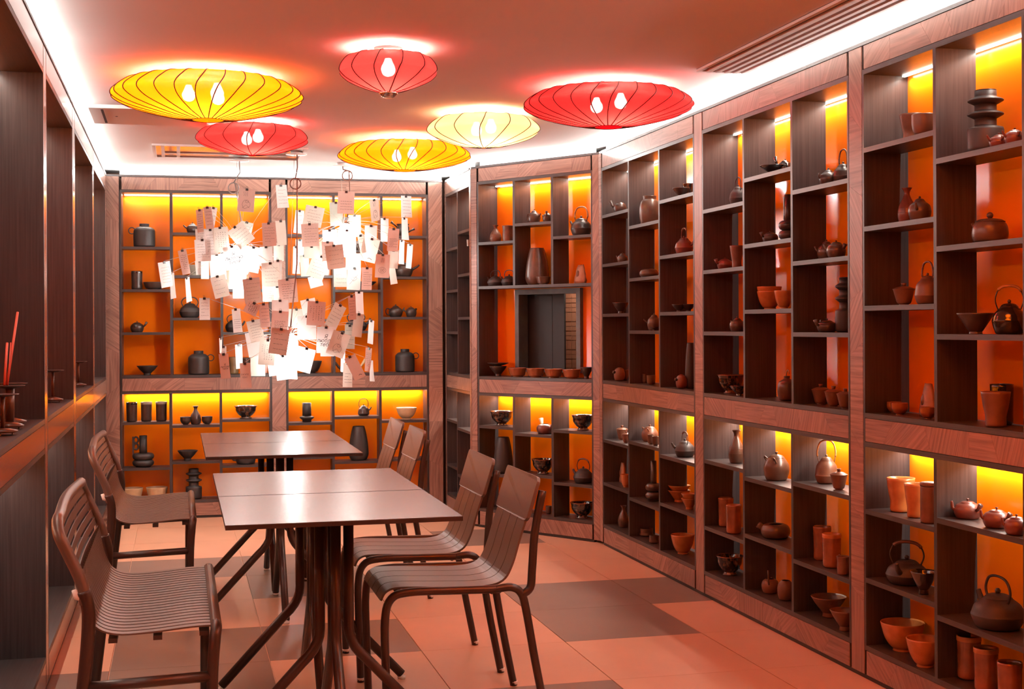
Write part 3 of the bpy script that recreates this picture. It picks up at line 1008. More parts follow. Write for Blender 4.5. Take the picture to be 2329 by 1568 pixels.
# lamp, x, y (top middle), width, height (pixels of a face-on sheet), lean, paper, turn about the vertical, writing
NOTES = [
    ('L1', 562, 431, 38, 52, -5, 'p', 0, 'sketch'), ('L1', 638.5, 422, 26, 52, 5, 'w', 45, 'hand'), ('L1', 454, 478, 21, 52, 5, 'p', 25, 'type'),
    ('L1', 471, 472, 20, 50, 8, 'p', 20, 'hand'), ('L1', 486, 473, 22, 47, -10, 'w', 20, 'hand'), ('L1', 459, 522, 34, 45, 3, 'w', 10, 'hand'),
    ('L1', 500, 518, 40, 58, 5, 'c', 5, 'glyph'), ('L1', 533, 517, 42, 50, 38, 'c', 0, 'hand'), ('L1', 562, 506, 36, 45, -14, 'g', 10, 'hand'),
    ('L1', 611, 508, 36, 53, 2, 'p', 5, 'hand'), ('L1', 638, 503, 24, 56, 6, 'c', 40, ''), ('L1', 460, 546, 36, 50, 3, 'w', 0, 'hand'),
    ('L1', 478, 523, 32, 58, 4, 'w', 10, 'hand'), ('L1', 493, 579, 37, 60, 5, 'w', 0, ''), ('L1', 527, 561, 42, 53, 10, 'W', 0, 'love'),
    ('L1', 577, 563, 43, 57, -12, 'w', 0, ''), ('L1', 605, 562, 34, 44, 2, 'w', 5, ''), ('L1', 634, 557, 26, 38, 0, 'g', 10, ''),
    ('L1', 414, 570, 20, 56, 12, 'p', 35, 'glyph'), ('L1', 373, 597, 26, 58, 10, 'w', 50, 'hand'), ('L1', 390, 623, 20, 58, 6, 'w', 55, ''),
    ('L1', 425, 633, 20, 56, 9, 'w', 55, ''), ('L1', 494, 629, 40, 50, 14, 'c', 5, 'hand'), ('L1', 454, 594, 22, 32, 5, 'w', 0, ''),
    ('L1', 466, 586, 20, 50, 0, 'g', 15, ''), ('L1', 541, 612, 38, 42, 0, 'w', 0, ''), ('L1', 542, 643, 27, 37, 0, 'w', 10, ''),
    ('L1', 570, 634, 39, 58, 7, 'b', 0, 'hand'), ('L1', 614.5, 599, 41, 54, 2, 'c', 0, 'hand'), ('L1', 632, 593, 22, 46, 0, 'w', 10, ''),
    ('L1', 653, 636, 42, 54, 5, 'p', 0, 'type'), ('L1', 609, 644, 30, 44, 2, 'g', 5, 'hand'), ('L1', 630, 652, 22, 42, 5, 'w', 10, ''),
    ('L3', 788, 436.5, 38, 51, -3, 'p', 0, 'type'), ('L3', 764, 461, 30, 54, 2, 'g', 0, ''), ('L3', 682, 480, 26, 52, -8, 'w', 30, 'hand'),
    ('L3', 718, 471, 43, 46, -12, 'c', 0, 'hand'), ('L3', 704, 510, 39, 52, 3, 'p', 0, 'hand'), ('L3', 851, 455, 26, 50, 7, 'c', 30, 'sketch'),
    ('L3', 923, 447, 26, 49, 0, 'w', 35, 'type'), ('L3', 874, 498, 20, 53, 0, 'w', 50, ''), ('L3', 919, 497, 16, 50, 0, 'w', 62, ''),
    ('L3', 896, 521, 30, 52, -4, 'p', 15, 'type'), ('L3', 844, 514, 28, 42, -2, 'w', 0, ''), ('L3', 846.5, 544, 38, 54, -14, 'c', 0, 'dash'),
    ('L3', 789, 524, 41, 62, 0, 'w', 0, ''), ('L3', 750, 524, 34, 48, 2, 'w', 0, ''), ('L3', 806, 490, 29, 50, 0, 'g', 0, ''),
    ('L3', 820, 536, 18, 42, 12, 'c', 25, 'hand'), ('L3', 759, 559, 41, 54, 7, 'b', 0, 'hand'), ('L3', 745, 551, 27, 44, 2, 'p', 0, 'hand'),
    ('L3', 732, 584, 40, 52, -20, 'c', 0, 'hand'), ('L3', 673, 562, 20, 62, -3, 'w', 45, 'hand'), ('L3', 682, 546, 20, 52, 0, 'w', 40, ''),
    ('L3', 692, 582, 22, 48, 4, 'g', 30, ''), ('L3', 774, 607, 30, 47, 0, 'g', 0, 'hand'), ('L3', 806, 610, 31, 51, -3, 'w', 0, 'heart'),
    ('L3', 835, 610, 27, 51, -2, 'p', 5, 'type'), ('L3', 871, 580, 32, 53, -3, 'p', 0, 'swirl'), ('L3', 895, 570, 27, 42, -3, 'c', 15, ''),
    ('L3', 889, 596, 16, 52, 9, 'c', 50, ''), ('L3', 914, 548, 16, 54, -6, 'w', 55, ''), ('L3', 933.5, 557, 18, 55, -7, 'w', 50, ''),
    ('L3', 803, 578, 34, 36, 0, 'g', 0, ''), ('L3', 714, 629, 30, 26, 15, 'w', 0, ''), ('L3', 709, 561, 35, 28, 0, 'c', 0, ''),
    ('L2', 465, 679, 28, 50, 0, 'w', 5, 'hand'), ('L2', 536, 704, 25, 54, 5, 'w', 25, 'type'), ('L2', 579, 690, 31, 28, -28, 'p', 0, 'glyph'),
    ('L2', 599, 692, 25, 54, 5, 'p', 15, 'hand'), ('L2', 638, 709, 38, 52, -4, 'p', 0, 'type'), ('L2', 640, 749, 42, 59, -9, 'b', 0, 'type'),
    ('L2', 575, 730, 36, 50, 13, 'c', 5, 'hand'), ('L2', 577, 756, 42, 56, 10, 'w', 0, ''), ('L2', 610, 774, 37, 58, -5, 'c', 0, 'glyph'),
    ('L2', 503, 770, 14, 34, 6, 'w', 60, ''), ('L2', 508, 789, 15, 24, 0, 'w', 20, ''), ('L2', 508, 806, 23, 57, 5, 'p', 25, 'love'),
    ('L2', 543, 785, 16, 55, 3, 'w', 50, ''), ('L2', 557, 827, 30, 57, 2, 'p', 15, 'agapo'), ('L2', 586, 806, 33, 51, 0, 'g', 0, ''),
    ('L2', 620, 806, 31, 50, 9, 'w', 0, ''), ('L2', 643, 810, 41, 55, 8, 'w', 0, ''), ('L2', 637, 684, 38, 28, 0, 'w', 0, ''),
    ('L2', 674, 704, 43, 44, 0, 'g', 0, ''), ('L2', 698, 720, 43, 54, 0, 'w', 0, ''), ('L2', 721, 687, 41, 55, -4, 'p', 0, 'glyph'),
    ('L2', 699, 682, 34, 36, 12, 'w', 0, ''), ('L2', 775, 695, 34, 58, -28, 'c', 15, 'hand'), ('L2', 742, 745, 42, 60, -2, 'W', 0, 'love'),
    ('L2', 779, 758, 41, 56, -20, 'c', 0, 'sketch'), ('L2', 796, 741, 27, 54, -2, 'g', 5, 'hand'), ('L2', 800, 674, 22, 55, 4, 'p', 35, 'hand'),
    ('L2', 816, 665, 20, 60, 0, 'w', 45, ''), ('L2', 817, 715, 27, 53, -7, 'c', 10, ''), ('L2', 845, 730, 17, 54, -8, 'w', 50, ''),
    ('L2', 840, 793, 20, 54, -5, 'p', 48, 'glyph'), ('L2', 843, 821, 14, 48, 0, 'w', 66, ''), ('L2', 791, 827, 23, 55, -2, 'c', 25, 'type'),
    ('L2', 795, 812, 27, 56, 26, 'p', 0, 'dash'), ('L2', 780, 796, 15, 52, -4, 'w', 58, ''), ('L2', 698, 793, 43, 55, -15, 'W', 0, 'hand'),
    ('L2', 744, 772, 31, 40, 0, 'w', 0, ''), ('L2', 669, 838, 16, 26, 0, 'g', 30, ''),
]
PAP = {'p': ('paper_roomlit_pink', -0.21), 'b': ('paper_roomlit_brown', -0.25), 'c': ('paper_cream', -0.14), 'w': ('paper_white', -0.06), 'W': ('paper_white', -0.12), 'g': ('paper_green', 0.14)}
for i, (lk, px, py, wp, hp, lean, tone, turn, txt) in enumerate(NOTES):
    o, d, hub = LAMPS[lk]
    rr = random.Random(500 + i)
    pm, off = PAP[tone]
    if abs(px - CX) and tone in 'wg' and math.hypot((px - {'L1': 548, 'L2': 660, 'L3': 787}[lk]) / 90, (py - {'L1': 570, 'L2': 770, 'L3': 530}[lk]) / 70) > 1:
        off = rr.uniform(-0.12, 0.12)
    dd = d + off + rr.uniform(-0.03, 0.03)
    top = at_depth(px, py - 1, dd)
    k = dd / F_PX
    w_, h_ = wp * k, hp * k
    if turn:
        w_ = w_ / max(0.45, math.cos(math.radians(turn)) + 0.15)
    cur = rr.choice((-1, 1)) * rr.uniform(0.15, 0.6) * (1.4 if turn > 20 else 0.7)
    # sheet: 5 x 7 grid, hanging from its top edge, softly curled
    p, f = [], []
    nx, nz = 5, 7
    for a in range(nx):
        u = (a / (nx - 1) - 0.5)
        for b_ in range(nz):
            t = b_ / (nz - 1)
            p.append((u * w_, cur * (u * u * 0.30 * w_ + t * t * 0.10 * h_ * (0.5 + u)), -t * h_))
    for a in range(nx - 1):
        for b_ in range(nz - 1):
            f.append((a * nz + b_, a * nz + b_ + 1, (a + 1) * nz + b_ + 1, (a + 1) * nz + b_))
    loc = Vector((top.x, top.y, top.z - Z_C)) - Vector((o.location.x, o.location.y, 0))
    rot = Matrix.Rotation(-TH + math.radians(turn * rr.choice((-1, 1))), 4, 'Z') @ Matrix.Rotation(math.radians(-lean), 4, 'Y')
    sh = MB().add(p, f, True).build('note_sheet', pm, o)
    sh.matrix_local = Matrix.Translation(loc) @ rot
    if clip_me is None:
        cl = MB().prism([(-0.008, 0.004), (-0.008, -0.004), (0.008, -0.004), (0.008, 0.004)], -0.011, 0.003)
        cl.tube([(-0.004, -0.004, 0.003), (-0.005, -0.012, 0.012), (0.005, -0.012, 0.012), (0.004, -0.004, 0.003)], 0.001, 5)
        co = cl.build('clip', 'clip_black', sh)
        clip_me = co.data
    else:
        co = bpy.data.objects.new('clip', clip_me)
        C.objects.link(co)
        co.parent = sh
    if txt in TXT:
        t = bpy.data.objects.new('writing', TXT[txt])
        C.objects.link(t)
        t.parent = sh
        t.rotation_euler = (PI / 2, 0, 0)
        sc_ = min(w_ / 0.125, h_ / 0.15)
        t.scale = (sc_, sc_, sc_)
        t.location = (0, -0.004 - abs(cur) * 0.012, -0.52 * h_)
    elif txt:
        s_ = scribble(rr, w_, h_, txt)
        s_.v = [(x, y + cur * ((x / w_) ** 2 * 0.30 * w_ + (z / h_) ** 2 * 0.10 * h_ * (0.5 + x / w_)), z) for x, y, z in s_.v]
        s_.build('writing', 'ink', sh)
    # the wire from the hub that carries the clip
    tip = loc + rot @ Vector((0, 0, 0.004))
    st = hub + Vector((rr.uniform(-0.02, 0.02), rr.uniform(-0.02, 0.02), rr.uniform(0.07, 0.12)))
    mid = (st + tip) * 0.5 + Vector((0, 0, 0.015))
    MB().tube([st, mid, tip], 0.0011, 4, cap=False).build('wire', 'wire_metal', o)

# ---------------------------------------------------------------- tables
TBL = None


def make_table(name, label, x0, x1, y0, y1):
    cx, cy = (x0 + x1) / 2, (y0 + y1) / 2
    o = empty(name, (cx, cy, 0))
    tag(o, label, 'table', 'square dark tables')
    a, b = (x1 - x0) / 2, (y1 - y0) / 2 - 0.003
    MB().box(-a, a, -b, b, 0.738, 0.740).build('tabletop', 'table_top', o)
    MB().box(-a, a, -b, b, 0.726, 0.7378).build('top_edge', 'table_edge', o)
    MB().box(-0.16, 0.16, -0.16, 0.16, 0.718, 0.7258).build('mounting_plate', 'brown_metal', o)
    for k in range(4):
        an = PI / 2 * k
        dx, dy = math.cos(an), math.sin(an)
        r0, r1 = 0.045, 0.325
        rz_ = [(r0, 0.718), (r0, 0.36)] + [((1 - t) ** 2 * r0 + 2 * t * (1 - t) * r0 + t * t * (r0 + 0.056), (1 - t) ** 2 * 0.36 + 2 * t * (1 - t) * 0.305 + t * t * 0.257) for t in (0.2, 0.4, 0.6, 0.8, 1.0)] + [(r1, 0.018)]
        pts = [(dx * a_, dy * a_, b_) for a_, b_ in rz_]
        lg = MB().tube(pts, 0.0165, 10).build('leg', 'brown_metal', o)
        MB().lathe([(0, 0), (0.014, 0), (0.016, 0.010), (0, 0.018)], 12, Matrix.Translation((dx * r1, dy * r1, 0))).build('glide', 'glide', lg)
    return o


make_table('dining_table', 'nearest dark square table, closest to the camera', 0.128, 0.812, 3.862, 4.530)
make_table('dining_table', 'second dark square table, pushed against the nearest one', 0.128, 0.812, 4.534, 5.262)
make_table('dining_table', 'third dark square table, front one of the far pair', 0.115, 0.794, 5.925, 6.590)
make_table('dining_table', 'farthest dark square table, closest to the end wall', 0.115, 0.794, 6.594, 7.284)


# ---------------------------------------------------------------- benches (left) and chairs (right)
def bench(label, y0, y1, dx):
    """Two-seat slatted metal bench facing the tables; local x = seat depth, y = width."""
    o = empty('slatted_bench', (dx, y0, 0))
    tag(o, label, 'bench', 'slatted metal benches along the left wall')
    W = y1 - y0
    xf, xr = 0.075, -0.235
    # seat slats: run from the front edge back and curl up
    n = 24
    pr = bez([(xf + 0.008, 0, 0.448), (xf, 0, 0.460), (xf - 0.06, 0, 0.461), (-0.10, 0, 0.452), (-0.19, 0, 0.452), (-0.245, 0, 0.475), (-0.275, 0, 0.53), (-0.292, 0, 0.615)], 5)
    pitch = (W - 0.05) / n
    v, f = [], []
    hw = pitch * 0.37
    for i, q in enumerate(pr):
        t = (pr[min(i + 1, len(pr) - 1)] - pr[max(i - 1, 0)]).normalized()
        nrm = Vector((-t.z, 0, t.x))
        if nrm.z < 0 and abs(t.x) > 0.7:
            nrm = -nrm
        for dy in (-hw, hw):
            v.append((q.x, dy, q.z))
        for dy in (-hw, hw):
            v.append((q.x - nrm.x * 0.005, dy, q.z - abs(nrm.z) * 0.005))
    for i in range(len(pr) - 1):
        a = 4 * i
        f += [(a, a + 4, a + 5, a + 1), (a + 2, a + 3, a + 7, a + 6), (a, a + 2, a + 6, a + 4), (a + 1, a + 5, a + 7, a + 3)]
    src = MB().add(v, f, False).build('seat_slat', 'slat_metal', o, (0, 0.025 + pitch / 2, 0))
    for k in range(1, n):
        s = copy_obj(src, o)
        s.location = (0, 0.025 + pitch * (k + 0.5), 0)
    for x, z in ((xf - 0.03, 0.447), (-0.08, 0.442), (-0.20, 0.440)):
        MB().box(x - 0.012, x + 0.012, 0.02, W - 0.02, z - 0.012, z).build('seat_bearer', 'brown_metal', o)
    # front edge tube + front legs
    fe = bez([(xf - 0.01, 0.0, 0.0), (xf - 0.008, 0.0, 0.30), (xf, 0.0, 0.425), (xf + 0.004, 0.018, 0.452), (xf + 0.004, 0.06, 0.456)], 5)
    for s in (0, 1):
        MB().tube([(q.x, q.y if s == 0 else W - q.y, q.z) for q in fe], 0.0165, 10).build('front_leg', 'brown_metal', o)
    MB().tube([(xf + 0.004, 0.05, 0.456), (xf + 0.004, W - 0.05, 0.456)], 0.0165, 10).build('front_rail', 'slat_metal', o)
    # rear legs run up into the backrest posts
    rl = bez([(-0.315, 0.0, 0.0), (-0.288, 0.0, 0.22), (-0.268, 0.0, 0.40), (-0.262, 0.0, 0.52), (-0.275, 0.0, 0.58)], 5)
    for s in (0, 1):
        y = 0 if s == 0 else W
        MB().tube([(q.x, y, q.z) for q in rl], 0.019, 10).build('rear_leg', 'brown_metal', o)
        MB().tube([(-0.283, y, 0.315), (xf - 0.008, y, 0.325)], 0.015, 10).build('side_rail', 'brown_metal', o)
        MB().tube([(-0.275, y, 0.56), (-0.292, y, 0.565), (-0.297, y, 0.585)], 0.010, 8).build('joint_bracket', 'glide', o)
    # backrest hoop
    top, xt = 0.775, -0.345
    hp = [(-0.270, 0, 0.545), (-0.283, 0, 0.61), (-0.318, 0, 0.69), (-0.338, 0.006, 0.735), (xt, 0.045, top - 0.008), (xt, 0.12, top)]
    full = bez(hp + [(xt - 0.012, W / 2, top + 0.004)] + [(x, W - y, z) for x, y, z in hp[::-1]], 5)
    MB().tube(full, 0.0165, 10).build('backrest_hoop', 'slat_metal', o)
    nb = 6
    for k in range(nb):
        t = (k + 0.6) / nb
        z = 0.588 + t * (top - 0.018 - 0.588)
        x = -0.282 - 0.060 * t ** 0.85
        ins = 0.012 if t < 0.8 else 0.03
        hh = 0.0105
        q = [(x - 0.010 * math.sin(PI * j / 12), ins + (W - 2 * ins) * j / 12, z) for j in range(13)]
        v, f = [], []
        for c in q:
            v += [(c[0] + 0.003, c[1], c[2] - hh), (c[0] + 0.002 - 0.004, c[1], c[2] + hh), (c[0] - 0.005, c[1], c[2] + hh), (c[0] - 0.002, c[1], c[2] - hh)]
        for j in range(12):
            a = 4 * j
            for e in range(4):
                f.append((a + e, a + (e + 1) % 4, a + 4 + (e + 1) % 4, a + 4 + e))
        MB().add(v, f).build('back_slat', 'slat_metal', o)
    return o


bench('near slatted metal bench against the left wall, beside the nearest table', 3.84, 4.86, 0.022)
bench('far slatted metal bench against the left wall, beside the far tables', 6.02, 7.05, -0.018)


def make_chair():
    """Metal side chair; local x = depth (front at 0, back +x), y = width about 0."""
    o = empty('side_chair')
    W = 0.225
    # four planks bending from seat to back
    pr = bez([(0.012, 0, 0.418), (0.030, 0, 0.446), (0.075, 0, 0.456), (0.22, 0, 0.450), (0.35, 0, 0.447), (0.415, 0, 0.463), (0.447, 0, 0.512), (0.475, 0, 0.60), (0.510, 0, 0.70)], 5)
    pitch = 0.098
    hw = 0.0463
    src = None
    for k in range(4):
        y = (k - 1.5) * pitch
        if src is None:
            v, f = [], []
            for i, q in enumerate(pr):
                t = (pr[min(i + 1, len(pr) - 1)] - pr[max(i - 1, 0)]).normalized()
                nr = Vector((-t.z, 0, t.x))
                a, b = q + nr * 0.0035, q - nr * 0.0035
                v += [(a.x, -hw, a.z), (a.x, hw, a.z), (b.x, hw, b.z), (b.x, -hw, b.z)]
            for i in range(len(pr) - 1):
                a = 4 * i
                for e in range(4):
                    f.append((a + e, a + 4 + e, a + 4 + (e + 1) % 4, a + (e + 1) % 4))
            src = MB().add(v, f).build('plank', 'slat_metal', o, (0, y, 0))
        else:
            copy_obj(src, o).location = (0, y, 0)
    # head panel with rounded corners, slightly bowed
    nw, r = 9, 0.022
    bw, zb, zt = 0.215, 0.0, 0.150
    outl = []
    for cx, cz, a0 in ((bw - r, zt - r, 0), (-bw + r, zt - r, PI / 2), (-bw + r, zb + r, PI), (bw - r, zb + r, 1.5 * PI)):
        for q in range(5):
            a = a0 + PI / 2 * q / 4
            outl.append((cx + r * math.cos(a), cz + r * math.sin(a)))
    v = [(-0.007 - 0.012 * (1 - (y / bw) ** 2), y, z) for y, z in outl] + [(0.004 - 0.012 * (1 - (y / bw) ** 2), y, z) for y, z in outl]
    n = len(outl)
    f = [tuple(range(n))[::-1], tuple(range(n, 2 * n))] + [(i, (i + 1) % n, n + (i + 1) % n, n + i) for i in range(n)]
    MB().add(v, f).build('head_panel', 'slat_metal', o, (0.495, 0, 0.655), (0, math.radians(17), 0))
    # tubes: front leg -> seat rail -> rear leg ; back post from the seat rail up
    for s in (-1, 1):
        fl = bez([(0.028, s * W, 0.0), (0.022, s * W, 0.20), (0.020, s * W, 0.36), (0.040, s * W, 0.428), (0.10, s * W, 0.447), (0.25, s * W, 0.445), (0.40, s * W, 0.442)], 5)
        MB().tube(fl, 0.0135, 10).build('front_leg', 'brown_metal', o)
        rl = bez([(0.38, s * W, 0.442), (0.435, s * W, 0.446), (0.468, s * W, 0.425), (0.485, s * W, 0.37), (0.515, s * W, 0.20), (0.555, s * W, 0.0)], 5)
        MB().tube(rl, 0.0135, 10).build('rear_leg', 'brown_metal', o)
        bp = bez([(0.470, s * W, 0.420), (0.500, s * (W - 0.002), 0.440), (0.508, s * (W - 0.006), 0.50), (0.520, s * (W - 0.014), 0.62), (0.548, s * (W - 0.018), 0.755)], 5)
        MB().tube(bp, 0.0135, 10).build('back_post', 'brown_metal', o)
        for x, lg in ((0.028, 0), (0.555, 1)):
            MB().lathe([(0, -0.001), (0.012, -0.001), (0.0142, 0.012), (0.0142, 0.016), (0, 0.016)], 12, Matrix.Translation((x, s * W, 0.001))).build('glide', 'glide', o)
    for x, z in ((0.07, 0.443), (0.37, 0.436)):
        MB().tube([(x, -W, z), (x, W, z)], 0.010, 8).build('cross_bar', 'brown_metal', o)
    return o


chair0 = make_chair()
CH = [('dark metal chair closest to the camera, at the nearest table', 0.617, 4.475),
      ('dark metal chair second from the camera, at the second table', 0.615, 5.115),
      ('dark metal chair at the far tables, nearer one of the far pair', 0.610, 6.53),
      ('farthest dark metal chair, closest to the end wall', 0.605, 7.13)]
for i, (lab, x, y) in enumerate(CH):
    if i == 0:
        o = chair0
    else:
        o = chair0.copy()
        C.objects.link(o)
        for ch in list(chair0.children):
            copy_obj(ch, o)
    o.location = (x, y, 0)
    tag(o, lab, 'chair', 'metal chairs with head panel')
# ---------------------------------------------------------------- pottery shapes (local: x right, -y to the viewer, z up)
def vessel(m, outer, th=0.10, bottom=None, seg=28, open_=True):
    """Outer profile from foot to rim, then an inner wall when open."""
    pr = [(0, outer[0][1])] + outer
    if open_:
        R = max(r for r, z in outer)
        t = th * R
        zt, zb = outer[-1][1], outer[0][1] + (bottom if bottom else 0.12 * (outer[-1][1] - outer[0][1]))
        inner = [(max(r - t, 0.001), z) for r, z in outer[::-1] if z > zb]
        pr = pr + inner + [(0, zb)]
    else:
        pr = pr + [(0, outer[-1][1])]
    return m.lathe(pr, seg)


def arc(c, r, a0, a1, n=14, ax='x', sq=1.0):
    out = []
    for k in range(n + 1):
        a = a0 + (a1 - a0) * k / n
        s, z = r * math.cos(a), r * math.sin(a) * sq
        out.append((c[0] + (s if ax == 'x' else 0), c[1] + (s if ax == 'y' else 0), c[2] + z))
    return out


def P_bowl(o, R, H, m, flare=0.0, foot=0.42, wide=False, inner=None, lip=False, footm=None):
    fh = 0.10 * H
    k = 0.88 - flare * 0.45
    pts = [(foot * R, 0), (foot * R * 0.97, fh), (foot * R * 1.25, fh * 1.5), ((foot + (1 - foot) * 0.62) * R * (1 - flare * 0.18), H * 0.42), (R * (0.94 - flare * 0.06), H * 0.78), (R, H)]
    if lip:
        pts = pts[:-1] + [(R * 0.90, H * 0.84), (R * 0.91, H * 0.88), (R, H)]
    vessel(MB(), prof(pts), 0.06, fh * 1.4).build('body', m, o)
    MB().tube([(R * 0.975 * math.cos(a), R * 0.975 * math.sin(a), H) for a in [2 * PI * i / 28 for i in range(28)]], R * 0.028, 5, True).build('rim', inner or m, o)


def P_cone(o, R, H, m, foot=0.36, fh=0.22):
    pts = [(foot * R, 0), (foot * R * 0.94, fh * H), (foot * R * 1.05, fh * H * 1.1), (R * 0.74, H * 0.64), (R, H)]
    vessel(MB(), prof(pts), 0.05, fh * H * 1.2).build('body', m, o)
    MB().tube([(R * 0.98 * math.cos(a), R * 0.98 * math.sin(a), H) for a in [2 * PI * i / 28 for i in range(28)]], R * 0.02, 5, True).build('rim', m, o)


def P_footed(o, R, H, m='tenmoku'):
    pts = [(0.50 * R, 0), (0.45 * R, 0.10 * H), (0.42 * R, 0.17 * H), (0.62 * R, 0.30 * H), (0.86 * R, 0.58 * H), (0.90 * R, 0.80 * H), (0.92 * R, 0.86 * H), (1.0 * R, H)]
    vessel(MB(), prof(pts), 0.06, 0.2 * H).build('body', m, o)
    MB().tube([(R * 0.98 * math.cos(a), R * 0.98 * math.sin(a), H) for a in [2 * PI * i / 28 for i in range(28)]], R * 0.03, 5, True).build('rim', 'rust_glaze', o)
    MB().lathe([(0, 0.0), (0.515 * R, 0.0), (0.50 * R, 0.07 * H), (0, 0.07 * H)], 24).build('foot_ring', 'bronze_clay', o)


def P_tumbler(o, R, H, m, top=1.0, bot=0.94, rim=None, wavy=False):
    pts = [(bot * R * 0.82, 0), (bot * R, 0.06 * H), (bot * R * 1.0, 0.3 * H), ((top + bot) / 2 * R, 0.6 * H), (top * R, H)]
    vessel(MB(), prof(pts), 0.08, 0.06 * H).build('body', m, o)
    if rim:
        z0 = H * 0.90
        rr = top * R * 1.012
        mb = MB().lathe([(rr, z0), (rr * 1.005, H * 0.97), (rr * 0.99, H + 0.002), (rr * 0.90, H + 0.002), (rr * 0.89, H * 0.93)], 28)
        mb.f = mb.f[:-2]
        mb.sm = mb.sm[:-2]
        mb.build('glazed_rim', rim, o)


def P_cup(o, R, H, m, bot=0.62, belly=1.0, foot=True, rim=None):
    pts = [(bot * R * 0.8, 0), (bot * R * 0.8, 0.06 * H), (bot * R * 1.15, 0.16 * H), (belly * R * 0.97, 0.50 * H), (R * 0.99, 0.85 * H), (R, H)]
    vessel(MB(), prof(pts), 0.09, 0.12 * H).build('body', m, o)
    MB().tube([(R * 0.96 * math.cos(a), R * 0.96 * math.sin(a), H) for a in [2 * PI * i / 24 for i in range(24)]], R * 0.04, 5, True).build('rim', rim or m, o)


def P_sake(o, R, H, m):
    pts = [(0.74 * R, 0), (0.86 * R, 0.05 * H), (R, 0.26 * H), (0.84 * R, 0.50 * H), (0.44 * R, 0.72 * H), (0.30 * R, 0.82 * H), (0.34 * R, 0.91 * H), (0.56 * R, H)]
    vessel(MB(), prof(pts), 0.08, 0.8 * H).build('body', m, o)
    for z, r in ((0.30, 1.0), (0.44, 0.91)):
        MB().tube([(R * r * math.cos(a), R * r * math.sin(a), z * H) for a in [2 * PI * i / 28 for i in range(28)]], R * 0.02, 5, True).build('throwing_ring', m, o)


def P_tapered(o, R, H, m):
    pts = [(0.62 * R, 0), (0.80 * R, 0.02 * H), (0.98 * R, 0.14 * H), (R, 0.28 * H), (0.90 * R, 0.58 * H), (0.72 * R, 0.86 * H), (0.58 * R, H)]
    vessel(MB(), prof(pts), 0.05, 0.7 * H).build('body', m, o)


def P_discvase(o, R, H, m):
    body = [(0.80 * R, 0), (0.96 * R, 0.02 * H), (R, 0.08 * H), (R, 0.36 * H), (0.96 * R, 0.40 * H), (0.62 * R, 0.425 * H), (0.60 * R, 0.45 * H), (0.60 * R, 0.545 * H)]
    MB().lathe([(0, 0)] + body + [(0, 0.545 * H)], 32).build('body', m, o)
    for z0 in (0.545, 0.765):
        MB().lathe([(0, z0 * H), (0.60 * R, z0 * H), (0.97 * R, (z0 + 0.055) * H), (1.0 * R, (z0 + 0.068) * H), (0.97 * R, (z0 + 0.082) * H), (0.62 * R, (z0 + 0.125) * H),
                    (0.60 * R, (z0 + 0.14) * H), (0.60 * R, (z0 + 0.22) * H), (0, (z0 + 0.22) * H)], 32).build('collar', m, o)
    MB().lathe([(0.58 * R, 0.985 * H), (0.60 * R, H), (0.52 * R, H), (0.50 * R, 0.96 * H), (0.0, 0.96 * H)], 32).build('neck', 'inner_dark', o)


def P_torusvase(o, R, H, m, handle=-1):
    for z, nm in ((0.13, 'lower_ring_body'), (0.335, 'upper_ring_body')):
        a = 0.105 * H
        MB().lathe([(0, (z * H) - a)] + [(R - a + a * math.cos(t), z * H + a * math.sin(t)) for t in [-PI / 2 + PI * k / 12 for k in range(13)]] + [(0, z * H + a)], 32).build(nm, m, o)
    MB().lathe([(0, 0), (0.7 * R, 0), (0.7 * R, 0.06 * H), (0, 0.06 * H)], 28).build('foot', m, o)
    vessel(MB(), [(0.36 * R, 0.40 * H), (0.36 * R, 0.6 * H), (0.36 * R, H)], 0.12, 0.5 * H).build('neck', m, o)
    if handle:
        s = handle
        for z in (0.86, 0.65):
            MB().tube([(s * (0.66 * R) + 0.21 * R * math.cos(t), 0, z * H + 0.095 * H * math.sin(t)) for t in [2 * PI * k / 18 for k in range(18)]], 0.085 * R, 8, True).build('handle_ring', m, o)
        MB().box(min(s * 0.86 * R, s * 1.0 * R), max(s * 0.86 * R, s * 1.0 * R), -0.08 * R, 0.08 * R, 0.33 * H, 0.97 * H).build('handle_bar', m, o)


def P_ringjug(o, R, H, m, s=-1):
    pts = [(0.80 * R, 0), (0.95 * R, 0.03 * H), (R, 0.12 * H), (R, 0.62 * H), (0.93 * R, 0.75 * H), (0.70 * R, 0.84 * H), (0.47 * R, 0.87 * H), (0.45 * R, 0.90 * H), (0.45 * R, H)]
    vessel(MB(), prof(pts), 0.06, 0.8 * H).build('body', m, o)
    c = (s * 1.14 * R, 0, 0.70 * H)
    MB().tube([(c[0] + 0.30 * R * math.cos(t), 0, c[2] + 0.30 * R * math.sin(t)) for t in [2 * PI * k / 22 for k in range(22)]], 0.045 * R, 7, True).build('ring_handle', m, o)


def lid_knob(o, r, z, h, m, knob=0.22, ball=True):
    ld = MB().lathe(prof([(0, z), (r, z), (r * 1.02, z + 0.12 * h), (r * 0.75, z + 0.45 * h), (r * 0.28, z + 0.62 * h), (0.0, z + 0.66 * h)]), 24).build('lid', m, o)
    kr = r * knob
    kz = z + 0.62 * h + kr * 0.9
    if ball:
        kb = [(0, kz - kr * 1.2), (kr * 0.5, kz - kr * 1.1)] + [(kr * math.cos(t), kz + kr * math.sin(t)) for t in [-PI / 3 + PI * 0.83 * k / 8 for k in range(8)]] + [(0, kz + kr)]
    else:
        kb = [(0, kz - kr * 1.2), (kr * 0.6, kz - kr), (kr * 0.6, kz - kr * 0.2), (kr * 1.1, kz + kr * 0.3), (kr * 1.1, kz + kr * 0.7), (0, kz + kr * 0.9)]
    MB().lathe(kb, 18).build('knob', m, ld)


